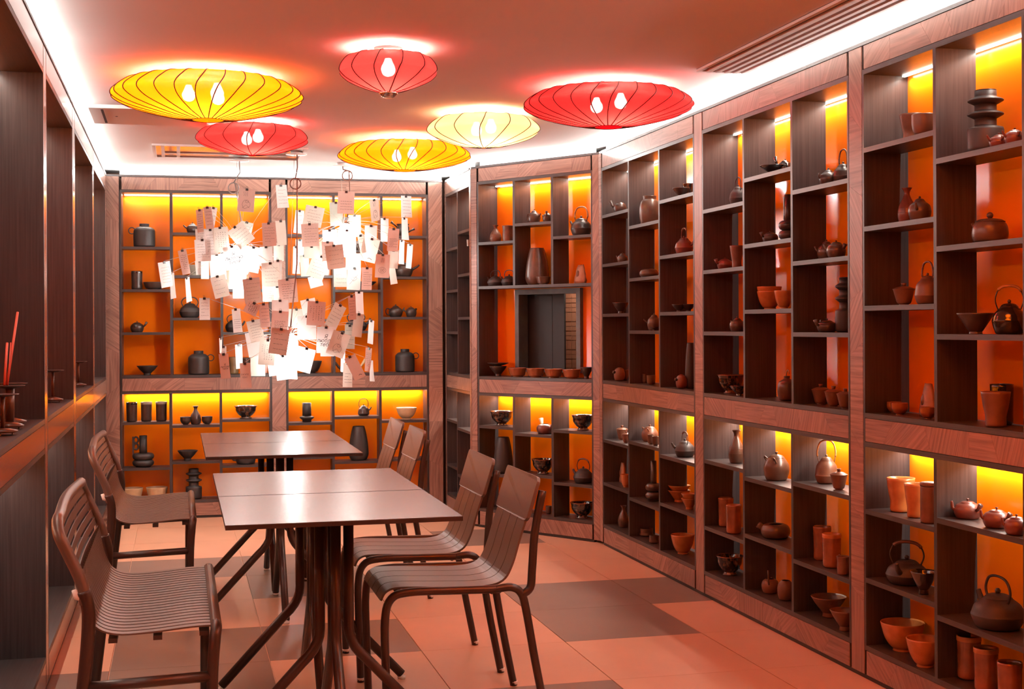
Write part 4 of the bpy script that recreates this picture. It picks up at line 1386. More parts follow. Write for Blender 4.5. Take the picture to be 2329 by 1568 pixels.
def spout(o, R, z, ang, m, ln=0.55, up=0.35, r0=0.20, r1=0.09):
    c, s = math.cos(ang), math.sin(ang)
    pts = bez([(c * R * 0.72, s * R * 0.72, z - 0.08 * R), (c * R * 1.05, s * R * 1.05, z + up * R * 0.25), (c * R * (1 + ln * 0.75), s * R * (1 + ln * 0.75), z + up * R * 0.85), (c * R * (1 + ln), s * R * (1 + ln), z + up * R * 1.25)], 4)
    n = len(pts)
    MB().tube(pts, [R * (r0 + (r1 - r0) * (i / (n - 1)) ** 0.7) for i in range(n)], 10).build('spout', m, o)


def P_kettle(o, R, H, m, bail, hm=None, sp=0.0, knob=0.22, flat=0.5, bang=0.0, twist=False, sq=1.0):
    """Body + lid fill H; bail = handle height above the body top; sp = spout direction."""
    hb = H * 0.80
    pts = [(0.62 * R, 0), (0.82 * R, 0.06 * hb), (R, flat * hb * 0.8), (0.985 * R, flat * hb), (0.86 * R, 0.76 * hb), (0.58 * R, 0.95 * hb), (0.50 * R, hb)]
    vessel(MB(), prof(pts), open_=False).build('body', m, o)
    lid_knob(o, 0.50 * R, hb * 0.985, H * 0.20, m, knob)
    spout(o, R, hb * 0.62, sp, m, 0.30, 0.42, 0.17, 0.09)
    w = 0.78 * R
    ca, sa = math.cos(bang), math.sin(bang)
    zb = hb * 0.86
    top = H * 0.85 + bail
    pts = bez([(-w * 0.80, 0, zb), (-w * 1.02, 0, zb + (top - zb) * 0.45), (-w * 0.72, 0, zb + (top - zb) * 0.88), (0, 0, top), (w * 0.72, 0, zb + (top - zb) * 0.88), (w * 1.02, 0, zb + (top - zb) * 0.45), (w * 0.80, 0, zb)], 6)
    pts = [(p.x * ca, p.x * sa, p.z) for p in pts]
    n = len(pts)
    if hm:
        a, b = int(n * 0.30), int(n * 0.72)
        if twist:
            a, b = 4, n - 5
        MB().tube(pts[:a + 1], 0.040 * R, 8).build('handle_iron', m, o)
        MB().tube(pts[b:], 0.040 * R, 8).build('handle_iron', m, o)
        rs = [(0.085 if not twist or i % 2 else 0.066) * R for i in range(a, b + 1)]
        MB().tube(pts[a:b + 1], rs, 8).build('handle_grip', hm, o)
    else:
        MB().tube(pts, 0.052 * R, 8).build('handle', m, o)


def P_teapot(o, R, H, m, sp=0.0, ring=True, knob=0.24, ln=0.5, shape=0, hm=None, ball=True):
    hb = H * 0.78
    if shape == 0:
        pts = [(0.58 * R, 0), (0.80 * R, 0.05 * hb), (R, 0.45 * hb), (0.88 * R, 0.78 * hb), (0.55 * R, 0.96 * hb), (0.46 * R, hb)]
    else:
        pts = [(0.70 * R, 0), (0.92 * R, 0.10 * hb), (R, 0.40 * hb), (0.96 * R, 0.75 * hb), (0.80 * R, hb)]
    vessel(MB(), prof(pts), open_=False).build('body', m, o)
    lid_knob(o, pts[-1][0] * 0.98, hb * 0.985, H * 0.22, m, knob, ball)
    spout(o, R, hb * 0.55, sp, m, ln, 0.45, 0.20, 0.08)
    if ring:
        c, s = math.cos(sp + PI), math.sin(sp + PI)
        pp = bez([(c * R * 0.88, s * R * 0.88, hb * 0.80), (c * R * 1.30, s * R * 1.30, hb * 0.86), (c * R * 1.48, s * R * 1.48, hb * 0.55), (c * R * 1.28, s * R * 1.28, hb * 0.24), (c * R * 0.92, s * R * 0.92, hb * 0.24)], 5)
        MB().tube(pp, 0.075 * R, 8).build('handle', hm or m, o)


def P_kyusu(o, R, H, m, ha=0.0, sp=PI, hl=0.85, hup=0.45, hm=None, lid=True, ln=0.38, knob=0.2, hr=0.20, low=False):
    """Side-handled teapot: a flaring hollow handle at angle ha, spout at sp."""
    hb = H * (0.82 if lid else 1.0)
    pts = [(0.55 * R, 0), (0.80 * R, 0.05 * hb), (R, 0.48 * hb), (0.86 * R, 0.82 * hb), (0.56 * R, 0.97 * hb), (0.50 * R, hb)]
    vessel(MB(), prof(pts), 0.08, 0.5 * hb, open_=not lid).build('body', m, o)
    if lid:
        lid_knob(o, 0.50 * R, hb * 0.985, H * 0.16, m, knob, False)
    spout(o, R, hb * 0.55, sp, m, ln, 0.5, 0.19, 0.08)
    c, s = math.cos(ha), math.sin(ha)
    z = hb * 0.55
    pp = [Vector((c * R * 0.8, s * R * 0.8, z)), Vector((c * R * 1.15, s * R * 1.15, z + hup * R * 0.4)), Vector((c * R * (1 + hl), s * R * (1 + hl), z + hup * R * (1 + hl)))]
    MB().tube(pp, [hr * R * 0.62, hr * R * 0.62, hr * R], 12).build('handle', hm or m, o)
    e = (pp[2] - pp[1]).normalized()
    MB().tube([pp[2] - e * 0.01 * R, pp[2] + e * 0.012 * R], hr * R * 0.72, 12).build('handle_bore', 'inner_dark', o)


def P_gaiwan(o, R, H, m):
    hb = H * 0.72
    pts = [(0.45 * R, 0), (0.45 * R, 0.06 * hb), (0.62 * R, 0.14 * hb), (0.80 * R, 0.55 * hb), (0.94 * R, 0.92 * hb), (R, hb)]
    vessel(MB(), prof(pts), open_=False).build('body', m, o)
    ld = MB().lathe(prof([(0, hb), (0.93 * R, hb), (0.96 * R, hb + 0.02 * H), (0.60 * R, hb + 0.10 * H), (0.28 * R, hb + 0.13 * H), (0, hb + 0.13 * H)]), 26).build('lid', m, o)
    z = hb + 0.12 * H
    MB().lathe([(0, z), (0.20 * R, z), (0.20 * R, z + 0.09 * H), (0.26 * R, H), (0.16 * R, H), (0.12 * R, H * 0.97), (0, H * 0.97)], 18).build('knob', m, ld)


def P_canister(o, R, H, m):
    MB().lathe([(0, 0), (R * 0.95, 0), (R, 0.03 * H), (R, 0.88 * H), (0.98 * R, 0.90 * H), (0, 0.90 * H)], 28).build('body', m, o)
    MB().lathe([(0, 0.905 * H), (1.02 * R, 0.905 * H), (1.02 * R, 0.985 * H), (0.9 * R, H), (0, H)], 28).build('lid', m, o)


def P_pitcher(o, R, H, m, sp=PI):
    pts = [(0.76 * R, 0), (0.88 * R, 0.05 * H), (0.94 * R, 0.4 * H), (0.90 * R, 0.72 * H), (R, H)]
    vessel(MB(), prof(pts), 0.07, 0.1 * H).build('body', m, o)
    c, s = math.cos(sp), math.sin(sp)
    MB().tube([(c * R * 0.80, s * R * 0.80, H * 0.86), (c * R * 1.12, s * R * 1.12, H * 0.97), (c * R * 1.34, s * R * 1.34, H * 1.02)], [0.22 * R, 0.16 * R, 0.05 * R], 9).build('pouring_lip', m, o)


def P_dish(o, R, H, m, foot=0.38):
    pts = [(foot * R, 0), (foot * R * 0.9, 0.22 * H), (0.55 * R, 0.42 * H), (0.85 * R, 0.75 * H), (R, H)]
    vessel(MB(), prof(pts), 0.04, 0.4 * H).build('body', m, o)
    MB().tube([(R * 0.985 * math.cos(a), R * 0.985 * math.sin(a), H) for a in [2 * PI * i / 28 for i in range(28)]], R * 0.018, 5, True).build('rim', m, o)


def P_slab(o, R, H, m='stone', sd=3):
    rr = random.Random(sd)
    n, lv = 14, 7
    p, f = [], []
    for j in range(lv):
        t = j / (lv - 1)
        k = 1 - 0.55 * t ** 1.6
        for i in range(n):
            a = 2 * PI * i / n
            e = 1 + rr.uniform(-0.09, 0.09)
            p.append((R * k * e * math.cos(a) + 0.12 * R * t, 0.42 * R * k * e * math.sin(a), H * t * (1 if j < lv - 1 else rr.uniform(0.94, 1.0))))
    for j in range(lv - 1):
        for i in range(n):
            f.append((j * n + i, j * n + (i + 1) % n, (j + 1) * n + (i + 1) % n, (j + 1) * n + i))
    f.append(tuple(range(n))[::-1])
    f.append(tuple((lv - 1) * n + i for i in range(n)))
    MB().add(p, f, True).build('slab', m, o)
    p2 = [(x * 0.80 - 0.05 * R, -abs(y) * 1.03 - 0.02 * R, z) for x, y, z in p if y < -0.18 * R]
    MB().lathe(prof([(0, 0.30 * H), (0.30 * R, 0.34 * H), (0.36 * R, 0.5 * H), (0.22 * R, 0.66 * H), (0, 0.7 * H)]), 14, Matrix.Translation((-0.18 * R, -0.10 * R, 0)) @ Matrix.Scale(0.9, 4, (0, 1, 0))).build('cut_face', 'clay_brown', o)


def P_jar(o, R, H, m, ear=True, s=-1):
    pts = [(0.70 * R, 0), (0.88 * R, 0.04 * H), (R, 0.30 * H), (0.98 * R, 0.60 * H), (0.82 * R, 0.80 * H), (0.64 * R, 0.87 * H), (0.62 * R, 0.91 * H), (0.64 * R, H)]
    vessel(MB(), prof(pts), 0.06, 0.8 * H).build('body', m, o)
    if ear:
        MB().tube(bez([(s * 0.80 * R, 0, 0.84 * H), (s * 1.08 * R, 0, 0.86 * H), (s * 1.14 * R, 0, 0.74 * H), (s * 0.96 * R, 0, 0.64 * H)], 5), 0.05 * R, 7).build('ear', m, o)


def P_earpot(o, R, H, m):
    hb = H * 0.80
    pts = [(0.62 * R, 0), (0.82 * R, 0.05 * hb), (R, 0.42 * hb), (0.95 * R, 0.70 * hb), (0.70 * R, 0.94 * hb), (0.60 * R, hb)]
    vessel(MB(), prof(pts), open_=False).build('body', m, o)
    lid_knob(o, 0.60 * R, hb * 0.985, H * 0.20, m, 0.20, False)
    for s in (-1, 1):
        MB().tube(bez([(s * 0.62 * R, -0.45 * R, 0.92 * hb), (s * 0.78 * R, -0.62 * R, 1.02 * hb), (s * 0.92 * R, -0.56 * R, 0.96 * hb), (s * 0.86 * R, -0.40 * R, 0.80 * hb)], 5), 0.07 * R, 7).build('ear', m, o)


def P_gourd(o, R, H, m, hole=True):
    pts = [(0.5 * R, 0), (0.82 * R, 0.08 * H), (R, 0.42 * H), (0.80 * R, 0.82 * H), (0.35 * R, 0.97 * H), (0.0, H)]
    MB().lathe([(0, 0)] + prof(pts), 28).build('body', m, o)
    if hole:
        MB().lathe([(0, -0.002), (0.24 * R, 0.0), (0.26 * R, 0.012), (0, 0.014)], 18, Matrix.Translation((0.15 * R, -0.88 * R, 0.62 * H)) @ Matrix.Rotation(PI / 2 - 0.35, 4, 'X')).build('opening', 'inner_dark', o)


def P_lowgourd(o, R, H, m, ang=-2.2):
    pts = [(0.6 * R, 0), (0.86 * R, 0.10 * H), (R, 0.48 * H), (0.88 * R, 0.85 * H), (0.62 * R, H), (0.50 * R, 0.96 * H)]
    vessel(MB(), prof(pts), 0.08, 0.4 * H).build('body', m, o)
    c, s = math.cos(ang), math.sin(ang)
    MB().tube([(c * R * 0.75, s * R * 0.75, 0.55 * H), (c * R * 1.12, s * R * 1.12, 0.80 * H), (c * R * 1.22, s * R * 1.22, 0.88 * H)], [0.16 * R, 0.22 * R, 0.25 * R], 14).build('handle', m, o)
    e = Vector((c, s, 0.4)).normalized()
    q = Vector((c * R * 1.22, s * R * 1.22, 0.88 * H))
    MB().tube([q - e * 0.01 * R, q + e * 0.01 * R], 0.19 * R, 14).build('handle_bore', 'inner_dark', o)


def P_round(o, R, H, m, neck=0.3, loop=False):
    pts = [(0.55 * R, 0), (0.82 * R, 0.07 * H), (R, 0.42 * H), (0.84 * R, 0.74 * H), (neck * R * 1.15, 0.88 * H), (neck * R, 0.92 * H), (neck * R * 1.1, H)]
    vessel(MB(), prof(pts), 0.06, 0.8 * H).build('body', m, o)
    if loop:
        MB().tube(arc((0.25 * R, 0, H * 0.98), 0.42 * R, PI, 0.15 * PI, 12, 'x', 1.6), 0.06 * R, 7).build('cane_loop', 'bamboo', o)


def P_discyl(o, R, H, m):
    MB().lathe([(0, 0), (0.62 * R, 0), (0.62 * R, 0.10 * H), (0.80 * R, 0.15 * H), (R, 0.22 * H), (0.94 * R, 0.27 * H), (0.64 * R, 0.32 * H), (0, 0.32 * H)], 32).build('disc_base', m, o)
    vessel(MB(), [(0.62 * R, 0.31 * H), (0.62 * R, 0.6 * H), (0.62 * R, H)], 0.06, 0.5 * H).build('cylinder', m, o)


def P_mug(o, R, H, m, s=-1):
    pts = [(0.75 * R, 0), (0.92 * R, 0.06 * H), (R, 0.4 * H), (R, H)]
    vessel(MB(), prof(pts), 0.06, 0.1 * H).build('body', m, o)
    MB().tube(bez([(s * 0.95 * R, 0, 0.72 * H), (s * 1.28 * R, 0, 0.68 * H), (s * 1.30 * R, 0, 0.36 * H), (s * 0.96 * R, 0, 0.28 * H)], 5), 0.08 * R, 7).build('handle', m, o)


def P_twohandle(o, R, H, m):
    pts = [(0.50 * R, 0), (0.62 * R, 0.05 * H), (0.92 * R, 0.45 * H), (0.98 * R, 0.70 * H), (0.86 * R, 0.85 * H), (R, H)]
    vessel(MB(), prof(pts), 0.06, 0.3 * H).build('body', m, o)
    for s, z0, z1 in ((-1, 0.70, 1.16), (1, 0.32, 0.62)):
        MB().tube([(s * 0.80 * R, 0, z0 * H), (s * 1.35 * R, 0, (z0 * 0.4 + z1 * 0.6) * H), (s * 1.78 * R, 0, z1 * H)], [0.10 * R, 0.12 * R, 0.22 * R], 10).build('handle', m, o)


def P_stackgourd(o, R, H, m):
    for z, r, nm in ((0.24, 1.0, 'lower_bulb'), (0.62, 0.86, 'upper_bulb')):
        h = 0.24 * H
        MB().lathe([(r * R * math.cos(t), z * H + h * math.sin(t)) for t in [-PI / 2 + PI * k / 14 for k in range(15)]], 26).build(nm, m, o)
    vessel(MB(), [(0.34 * R, 0.80 * H), (0.30 * R, 0.9 * H), (0.42 * R, H)], 0.1, 0.1 * H, 20).build('neck', m, o)


SHAPES = {k[2:]: v for k, v in list(globals().items()) if k.startswith('P_') and callable(v)}
NAMES = {'bowl': 'bowl', 'cone': 'conical_bowl', 'footed': 'footed_bowl', 'tumbler': 'tumbler', 'cup': 'cup', 'sake': 'sake_bottle', 'tapered': 'vase', 'discvase': 'vase',
         'torusvase': 'vase', 'ringjug': 'jug', 'kettle': 'kettle', 'teapot': 'teapot', 'kyusu': 'side_handle_teapot', 'gaiwan': 'lidded_cup', 'canister': 'canister',
         'pitcher': 'pitcher', 'dish': 'dish', 'slab': 'stone_slab', 'jar': 'jar', 'earpot': 'lidded_pot', 'gourd': 'gourd_pot', 'lowgourd': 'side_handle_pot',
         'round': 'bottle', 'discyl': 'vase', 'mug': 'mug', 'twohandle': 'two_handled_pot', 'stackgourd': 'gourd_bottle'}
CATS = {'conical_bowl': 'bowl', 'footed_bowl': 'bowl', 'sake_bottle': 'bottle', 'side_handle_teapot': 'teapot', 'lidded_cup': 'cup', 'stone_slab': 'stone', 'lidded_pot': 'pot',
        'gourd_pot': 'pot', 'side_handle_pot': 'pot', 'two_handled_pot': 'pot', 'gourd_bottle': 'bottle', 'tumbler': 'cup'}
BAYNAME = {'BK1': 'end-wall left cabinet', 'BK2': 'end-wall right cabinet', 'B0': 'narrow side cabinet', 'B': 'angled window cabinet', 'C1': 'far right-wall cabinet',
           'C2': 'middle right-wall cabinet', 'D': 'near right-wall cabinet'}
ROW = ['top', 'second', 'third', 'bottom']


def pot(bk, kind, x, y, w, h, m, desc, v=0.075, turn=0.0, lift=0.0, niche=False, **kw):
    """x, y: pixel of the foot's middle; w, h: pixel size of the body; v: distance behind the shelf front."""
    bay = BAYS[bk]
    t, z = bay.hit(x, y, v)
    sec = 'upper' if z > 0.92 else 'lower'
    edges, zl = bay.shelves[sec]
    if niche:
        c, zs = 0, [Z_MT]
    else:
        c = 0
        while c < len(edges) - 2 and t > edges[c + 1]:
            c += 1
        zs = zl[c]
    r = min(range(len(zs)), key=lambda i: abs(zs[i] - z))
    zz = zs[r]
    q = bay.world(t, v, zz + 0.0005 + lift)
    d = depth_of(q) / F_PX
    R, H = w * d / 2, h * d
    R = min(R, 0.088)
    nm = NAMES[kind]
    o = empty(nm, q, bay.rz + turn)
    if niche:
        loc = 'below the window, %s' % BAYNAME[bk]
    else:
        cols = ['left', 'right'] if len(edges) == 3 else ['left', 'middle', 'right']
        rn = ROW[r] if r < len(zs) - 1 else 'bottom'
        loc = '%s %s cell, %s column, %s' % (rn, sec, cols[c], BAYNAME[bk])
    lab = '%s, %s' % (desc, loc)
    if len(lab.split()) > 16:
        lab = lab.replace(' cell,', ',').replace(' column,', ',')
    if len(lab.split()) > 16:
        lab = lab.replace(' with ', ', ').replace(' cabinet', '')
    tag(o, lab, CATS.get(nm, nm), 'ceramics on the shelves')
    for a in ('bail',):
        if a in kw:
            kw[a] *= d
    SHAPES[kind](o, R, H, m, **kw)
    return o


# ---- end wall, left cabinet
A = 'BK1'
pot(A, 'ringjug', 328.5, 566, 48, 53, 'matte_black', 'matte black jug with ring handle', s=-1)
pot(A, 'tumbler', 311.5, 664, 25, 41, 'dark_brown', 'tall dark cylinder cup', rim='gloss_black')
pot(A, 'bowl', 351, 664, 49, 16, 'dark_brown', 'low dark round bowl', foot=0.6)
pot(A, 'kyusu', 312, 762.5, 30, 25, 'dark_brown', 'dark teapot with raised side handle', ha=-0.35, sp=-1.9, hup=0.5, hl=0.55)
pot(A, 'cone', 335, 859, 47, 21, 'matte_black', 'black conical bowl')
pot(A, 'teapot', 438, 533, 27, 25, 'dark_brown', 'small dark teapot behind hanging notes', sp=PI)
pot(A, 'cone', 443, 631, 86, 23, 'celadon', 'wide grey-green dish', v=0.08, foot=0.4)
pot(A, 'kettle', 432, 727, 46, 36, 'iron', 'black iron kettle with arched handle', bail=16, sp=0.1)
pot(A, 'ringjug', 452, 856, 47, 54, 'matte_black', 'matte black jug with ring handle on the right', s=1)
pot(A, 'kettle', 532, 758, 38, 30, 'iron', 'black iron kettle half behind notes', bail=14, sp=0.2)
pot(A, 'tumbler', 532, 857, 22, 39, 'olive', 'olive brown cylinder cup')
pot(A, 'tumbler', 560, 857, 19, 37, 'dark_brown', 'dark cup behind a note')
pot(A, 'tumbler', 300, 966, 25, 43, 'dark_brown', 'dark tumbler with blue rim, left of three', rim='gloss_black')
pot(A, 'tumbler', 333, 965, 25, 43, 'dark_brown', 'dark tumbler with pale rim, middle of three', rim='celadon')
pot(A, 'tumbler', 367, 964, 25, 43, 'dark_brown', 'dark tumbler with pale rim, right of three', rim='celadon')
pot(A, 'sake', 445, 971.5, 25, 41, 'dark_brown', 'small dark sake bottle between two cups')
pot(A, 'cup', 422, 973, 24, 17, 'dark_brown', 'small ribbed cup left of sake bottle', v=0.06)
pot(A, 'cup', 471, 972, 24, 17, 'dark_brown', 'small ribbed cup right of sake bottle', v=0.06)
pot(A, 'footed', 559, 957, 52, 28, 'tenmoku', 'glossy speckled footed bowl')
pot(A, 'torusvase', 326, 1072, 48, 71, 'matte_black', 'black double-ring vase with two-hole handle', handle=-1)
pot(A, 'cone', 427, 1056, 46, 22, 'matte_black', 'black conical bowl above the ringed vase')
pot(A, 'mug', 559, 1061, 44, 27, 'matte_black', 'dark mug just under the far table', s=-1)
pot(A, 'bowl', 301, 1143, 48, 28, 'cream', 'cream bowl behind far bench, left one', foot=0.6)
pot(A, 'bowl', 357, 1142, 48, 28, 'cream', 'cream bowl behind far bench, right one', foot=0.6)
pot(A, 'discvase', 441, 1138, 36, 68, 'matte_black', 'black bottle vase with two collars')
# ---- end wall, right cabinet
A = 'BK2'
pot(A, 'teapot', 816, 568, 30, 25, 'dark_brown', 'small dark teapot behind notes', sp=PI)
pot(A, 'cone', 828, 658, 62, 18, 'matte_black', 'black conical bowl behind notes')
pot(A, 'kettle', 810, 753, 50, 30, 'iron', 'black iron kettle behind notes', bail=16, sp=0.0)
pot(A, 'kyusu', 795, 845, 46, 22, 'dark_brown', 'dark teapot with pale bound side handle', ha=-0.2, sp=PI, hm='cream', hup=0.55, hl=0.6, hr=0.17)
pot(A, 'bowl', 704, 848, 56, 27, 'matte_black', 'round dark bowl half hidden by a note', foot=0.5)
pot(A, 'twohandle', 916, 535, 30, 28, 'dark_brown', 'dark pot with two club handles')
pot(A, 'teapot', 918, 627, 42, 36, 'dark_brown', 'round dark teapot with curved spout', sp=0.0, ring=False, ln=0.7)
pot(A, 'teapot', 900, 719.6, 32, 28, 'dark_brown', 'carved dark teapot, left one', sp=0.0, ln=0.3, turn=0.2)
pot(A, 'kyusu', 935, 719.6, 25, 24, 'dark_brown', 'small dark side-handle teapot, right one', ha=0.7, sp=PI, hup=0.45, hl=0.4)
pot(A, 'ringjug', 921, 843, 44, 52, 'matte_black', 'matte black jug with ring handle', s=1)
pot(A, 'discyl', 698, 963, 33, 43, 'matte_black', 'black cylinder vase on a disc base')
pot(A, 'kettle', 827, 947.5, 27, 25, 'dark_brown', 'small brown teapot with tall wire handle', bail=17, sp=0.0, flat=0.3)
pot(A, 'bowl', 924.5, 955, 47, 26, 'cream', 'beige bowl on a dark foot', foot=0.4)
pot(A, 'bowl', 677, 1043, 30, 22, 'dark_brown', 'dark bowl peeking under the far table')
pot(A, 'tapered', 816, 1050, 45, 77, 'matte_black', 'tall matte black tapered vase', v=0.07)
# ---- narrow side cabinet
A = 'B0'
pot(A, 'round', 1034, 559, 17, 24, 'dark_brown', 'dark round bottle', v=0.075)
pot(A, 'tumbler', 1055, 523, 9, 15, 'porcelain', 'white cup, left one', v=0.07)
pot(A, 'tumbler', 1063, 520, 9, 15, 'porcelain', 'white cup, right one', v=0.07)
pot(A, 'stackgourd', 1062, 620, 11, 30, 'porcelain', 'white double-gourd bottle', v=0.07)
pot(A, 'cup', 1034, 656, 13, 18, 'cream', 'cream cup', v=0.07)
pot(A, 'discvase', 1063, 718, 13, 62, 'celadon', 'tall grey-green collared vase', v=0.08)
pot(A, 'pitcher', 1030, 752, 15, 27, 'bronze_clay', 'mottled brown pitcher', v=0.07)
for k in range(4):
    pot(A, 'cone', 1029, 950, 22, 17, 'porcelain', 'white porcelain bowl, %s of a stack of four' % ['bottom one', 'second', 'third', 'top one'][k], v=0.075, lift=0.0135 * k)
pot(A, 'discvase', 1036, 1058, 16, 62, 'celadon', 'grey-green collared vase', v=0.075)
pot(A, 'cone', 1032, 1116, 22, 24, 'orange_glaze', 'yellow-orange bowl behind a chair', v=0.075, foot=0.5)
# ---- angled cabinet with the serving window
A = 'B'
pot(A, 'sake', 1127, 546, 27, 39, 'clay_brown', 'short brown sake bottle')
pot(A, 'pitcher', 1155, 545, 26, 36, 'clay_brown', 'brown pouring cup with lip to the left')
pot(A, 'kettle', 1127, 648, 38, 25, 'iron', 'small iron kettle with round handle, left of two', bail=15, sp=PI)
pot(A, 'kettle', 1158, 647.5, 36, 25, 'iron', 'small iron kettle with round handle, right of two', bail=15, sp=PI, v=0.09)
pot(A, 'teapot', 1215, 503, 29, 32, 'bronze_clay', 'round bronze teapot with loop handle', sp=0.0, ln=0.35)
pot(A, 'kyusu', 1245, 501, 22, 24, 'bronze_clay', 'small teapot with raised tube handle', ha=-1.0, sp=PI, hup=0.9, hl=0.35, hr=0.26)
pot(A, 'tapered', 1222, 644, 54, 84, 'bronze_clay', 'tall smooth bronze tapered vase', v=0.085)
pot(A, 'bowl', 1236, 645, 34, 17, 'bronze_clay', 'small closed bowl before tapered vase', v=0.025, foot=0.6)
pot(A, 'kettle', 1322, 532, 48, 44, 'dark_brown', 'large dark teapot with bamboo handle', bail=28, hm='bamboo', twist=True, sp=PI)
pot(A, 'slab', 1320, 640, 35, 44, 'stone', 'upright polished stone slab', sd=4)
pot(A, 'cone', 1133, 856, 40, 22, 'dark_brown', 'dark footed bowl under a dish', niche=True, v=0.07)
pot(A, 'dish', 1133, 856, 49, 8, 'dark_brown', 'dark dish resting on footed bowl', niche=True, v=0.07, lift=0.062)
for k, xx in enumerate((1177, 1218, 1259, 1300)):
    pot(A, 'bowl', xx, 857, 43, 20, 'rust_glaze', 'brown rounded bowl, %s of four' % ['leftmost', 'second', 'third', 'rightmost'][k], niche=True, v=0.06, foot=0.6)
pot(A, 'cone', 1334, 859, 30, 26, 'dark_brown', 'dark stacked bowl by the post', niche=True, v=0.07)
pot(A, 'footed', 1141, 970, 53, 32, 'tenmoku', 'glossy mottled footed bowl')
pot(A, 'kyusu', 1240, 987, 40, 22, 'red_clay', 'brown pot with cream bound handle', ha=2.6, sp=-0.2, hm='cream', hup=0.7, hl=0.45, lid=False, hr=0.26)
pot(A, 'footed', 1326, 981, 52, 34, 'tenmoku', 'glossy mottled footed bowl')
pot(A, 'tapered', 1145, 1078, 44, 82, 'matte_black', 'tall dark tapered vase behind chair')
pot(A, 'footed', 1235, 1081, 52, 33, 'tenmoku', 'glossy mottled footed bowl', v=0.07)
pot(A, 'kettle', 1327, 1100, 46, 36, 'iron', 'iron kettle with wooden arched handle', bail=24, hm='clay_brown', sp=PI)
pot(A, 'cup', 1226, 1172, 15, 19, 'bronze_clay', 'small brown cup, left one', bot=0.8)
pot(A, 'cup', 1248, 1175, 14, 18, 'bronze_clay', 'small brown cup, right one', bot=0.8)
pot(A, 'footed', 1324, 1184, 54, 35, 'tenmoku', 'glossy mottled footed bowl')
# ---- far right-wall cabinet
A = 'C1'
pot(A, 'kyusu', 1410, 481, 30, 26, 'dark_brown', 'dark teapot with tube handle facing out', ha=-1.9, sp=PI, hup=0.7, hl=0.5, hr=0.26, lid=False)
pot(A, 'jar', 1478, 505, 48, 65, 'bronze_clay', 'big brown jar with small ear')
pot(A, 'cone', 1549, 445, 40, 21, 'dark_brown', 'dark conical bowl', v=0.05)
pot(A, 'bowl', 1567, 441, 30, 32, 'tenmoku', 'speckled dark cup beside conical bowl', v=0.10)
pot(A, 'teapot', 1416, 596, 25, 25, 'bronze_clay', 'small bronze teapot', sp=-2.4, ring=False, ln=0.25)
pot(A, 'gourd', 1476, 630, 44, 21, 'bronze_clay', 'low round bronze box', hole=False)
pot(A, 'kettle', 1556, 576, 42, 42, 'red_clay', 'red-brown kettle with tan handle', bail=24, hm='clay_brown', sp=0.6)
pot(A, 'cone', 1412, 712, 38, 25, 'dark_brown', 'dark cone-shaped tea bowl')
pot(A, 'teapot', 1488, 752, 32, 40, 'bronze_clay', 'brown teapot behind small saucer', sp=-2.0, v=0.09, ring=False)
pot(A, 'dish', 1489, 752, 22, 8, 'dark_brown', 'small saucer before teapot', v=0.025)
pot(A, 'dish', 1545, 708, 34, 17, 'dark_brown', 'flat dark footed dish, left one', v=0.06)
pot(A, 'dish', 1566, 708, 32, 17, 'dark_brown', 'flat dark footed dish, right one', v=0.10)
pot(A, 'gourd', 1409, 869, 26, 31, 'clay_brown', 'round brown pot with hole', v=0.06)
pot(A, 'cup', 1421, 870, 17, 24, 'bronze_clay', 'small brown cup behind round pot', v=0.10)
pot(A, 'cup', 1467, 878, 14, 21, 'bronze_clay', 'small brown cup, left one', v=0.09, bot=0.8)
pot(A, 'cup', 1481, 880, 20, 21, 'bronze_clay', 'small brown cup, right one', v=0.06, bot=0.8)
pot(A, 'gourd', 1550, 888, 26, 32, 'red_clay', 'red-brown round pot with hole', v=0.05)
pot(A, 'tapered', 1571, 886, 26, 104, 'matte_black', 'tall dark tapered vase', v=0.10)
pot(A, 'gaiwan', 1415, 1006, 27, 33, 'clay_brown', 'lidded tea cup, back one', v=0.09)
pot(A, 'gaiwan', 1424, 1011, 20, 27, 'clay_brown', 'lidded tea cup, front one', v=0.045)
pot(A, 'earpot', 1478, 1007, 38, 38, 'clay_brown', 'squat lidded pot with ears', v=0.09)
pot(A, 'cup', 1481, 1014, 16, 22, 'bronze_clay', 'small cup before lidded pot, left', v=0.035, bot=0.8)
pot(A, 'cup', 1491, 1016, 16, 21, 'bronze_clay', 'small cup before lidded pot, right', v=0.03, bot=0.8)
pot(A, 'kettle', 1558, 1046, 46, 40, 'iron', 'iron kettle with tan arched handle', bail=22, hm='clay_brown', sp=-2.0)
pot(A, 'slab', 1416, 1106, 29, 46, 'stone', 'upright brown stone slab', sd=9, v=0.10)
pot(A, 'bowl', 1424, 1110, 26, 29, 'orange_glaze', 'orange bowl before stone slab', v=0.045, foot=0.5)
pot(A, 'torusvase', 1487, 1143, 38, 91, 'dark_brown', 'dark double-ring vase with tall neck', handle=0)
for k in range(2):
    pot(A, 'cone', 1545, 1152, 52, 26, 'orange_glaze', 'orange bowl, %s of back pair' % ['lower', 'upper'][k], v=0.10, lift=0.026 * k, foot=0.45)
for k in range(2):
    pot(A, 'cone', 1568, 1163, 38, 25, 'orange_glaze', 'orange bowl, %s of front pair' % ['lower', 'upper'][k], v=0.045, lift=0.024 * k, foot=0.45)
pot(A, 'sake', 1418, 1204, 25, 49, 'bronze_clay', 'shiny bronze sake bottle')
pot(A, 'cup', 1470, 1222, 30, 17, 'bronze_clay', 'ringed dark cup, back one', v=0.09, bot=0.9)
pot(A, 'cup', 1488, 1229, 23, 18, 'bronze_clay', 'ringed dark cup, front one', v=0.045, bot=0.9)
pot(A, 'bowl', 1553, 1268, 54, 43, 'orange_glaze', 'large orange footed bowl', foot=0.45)
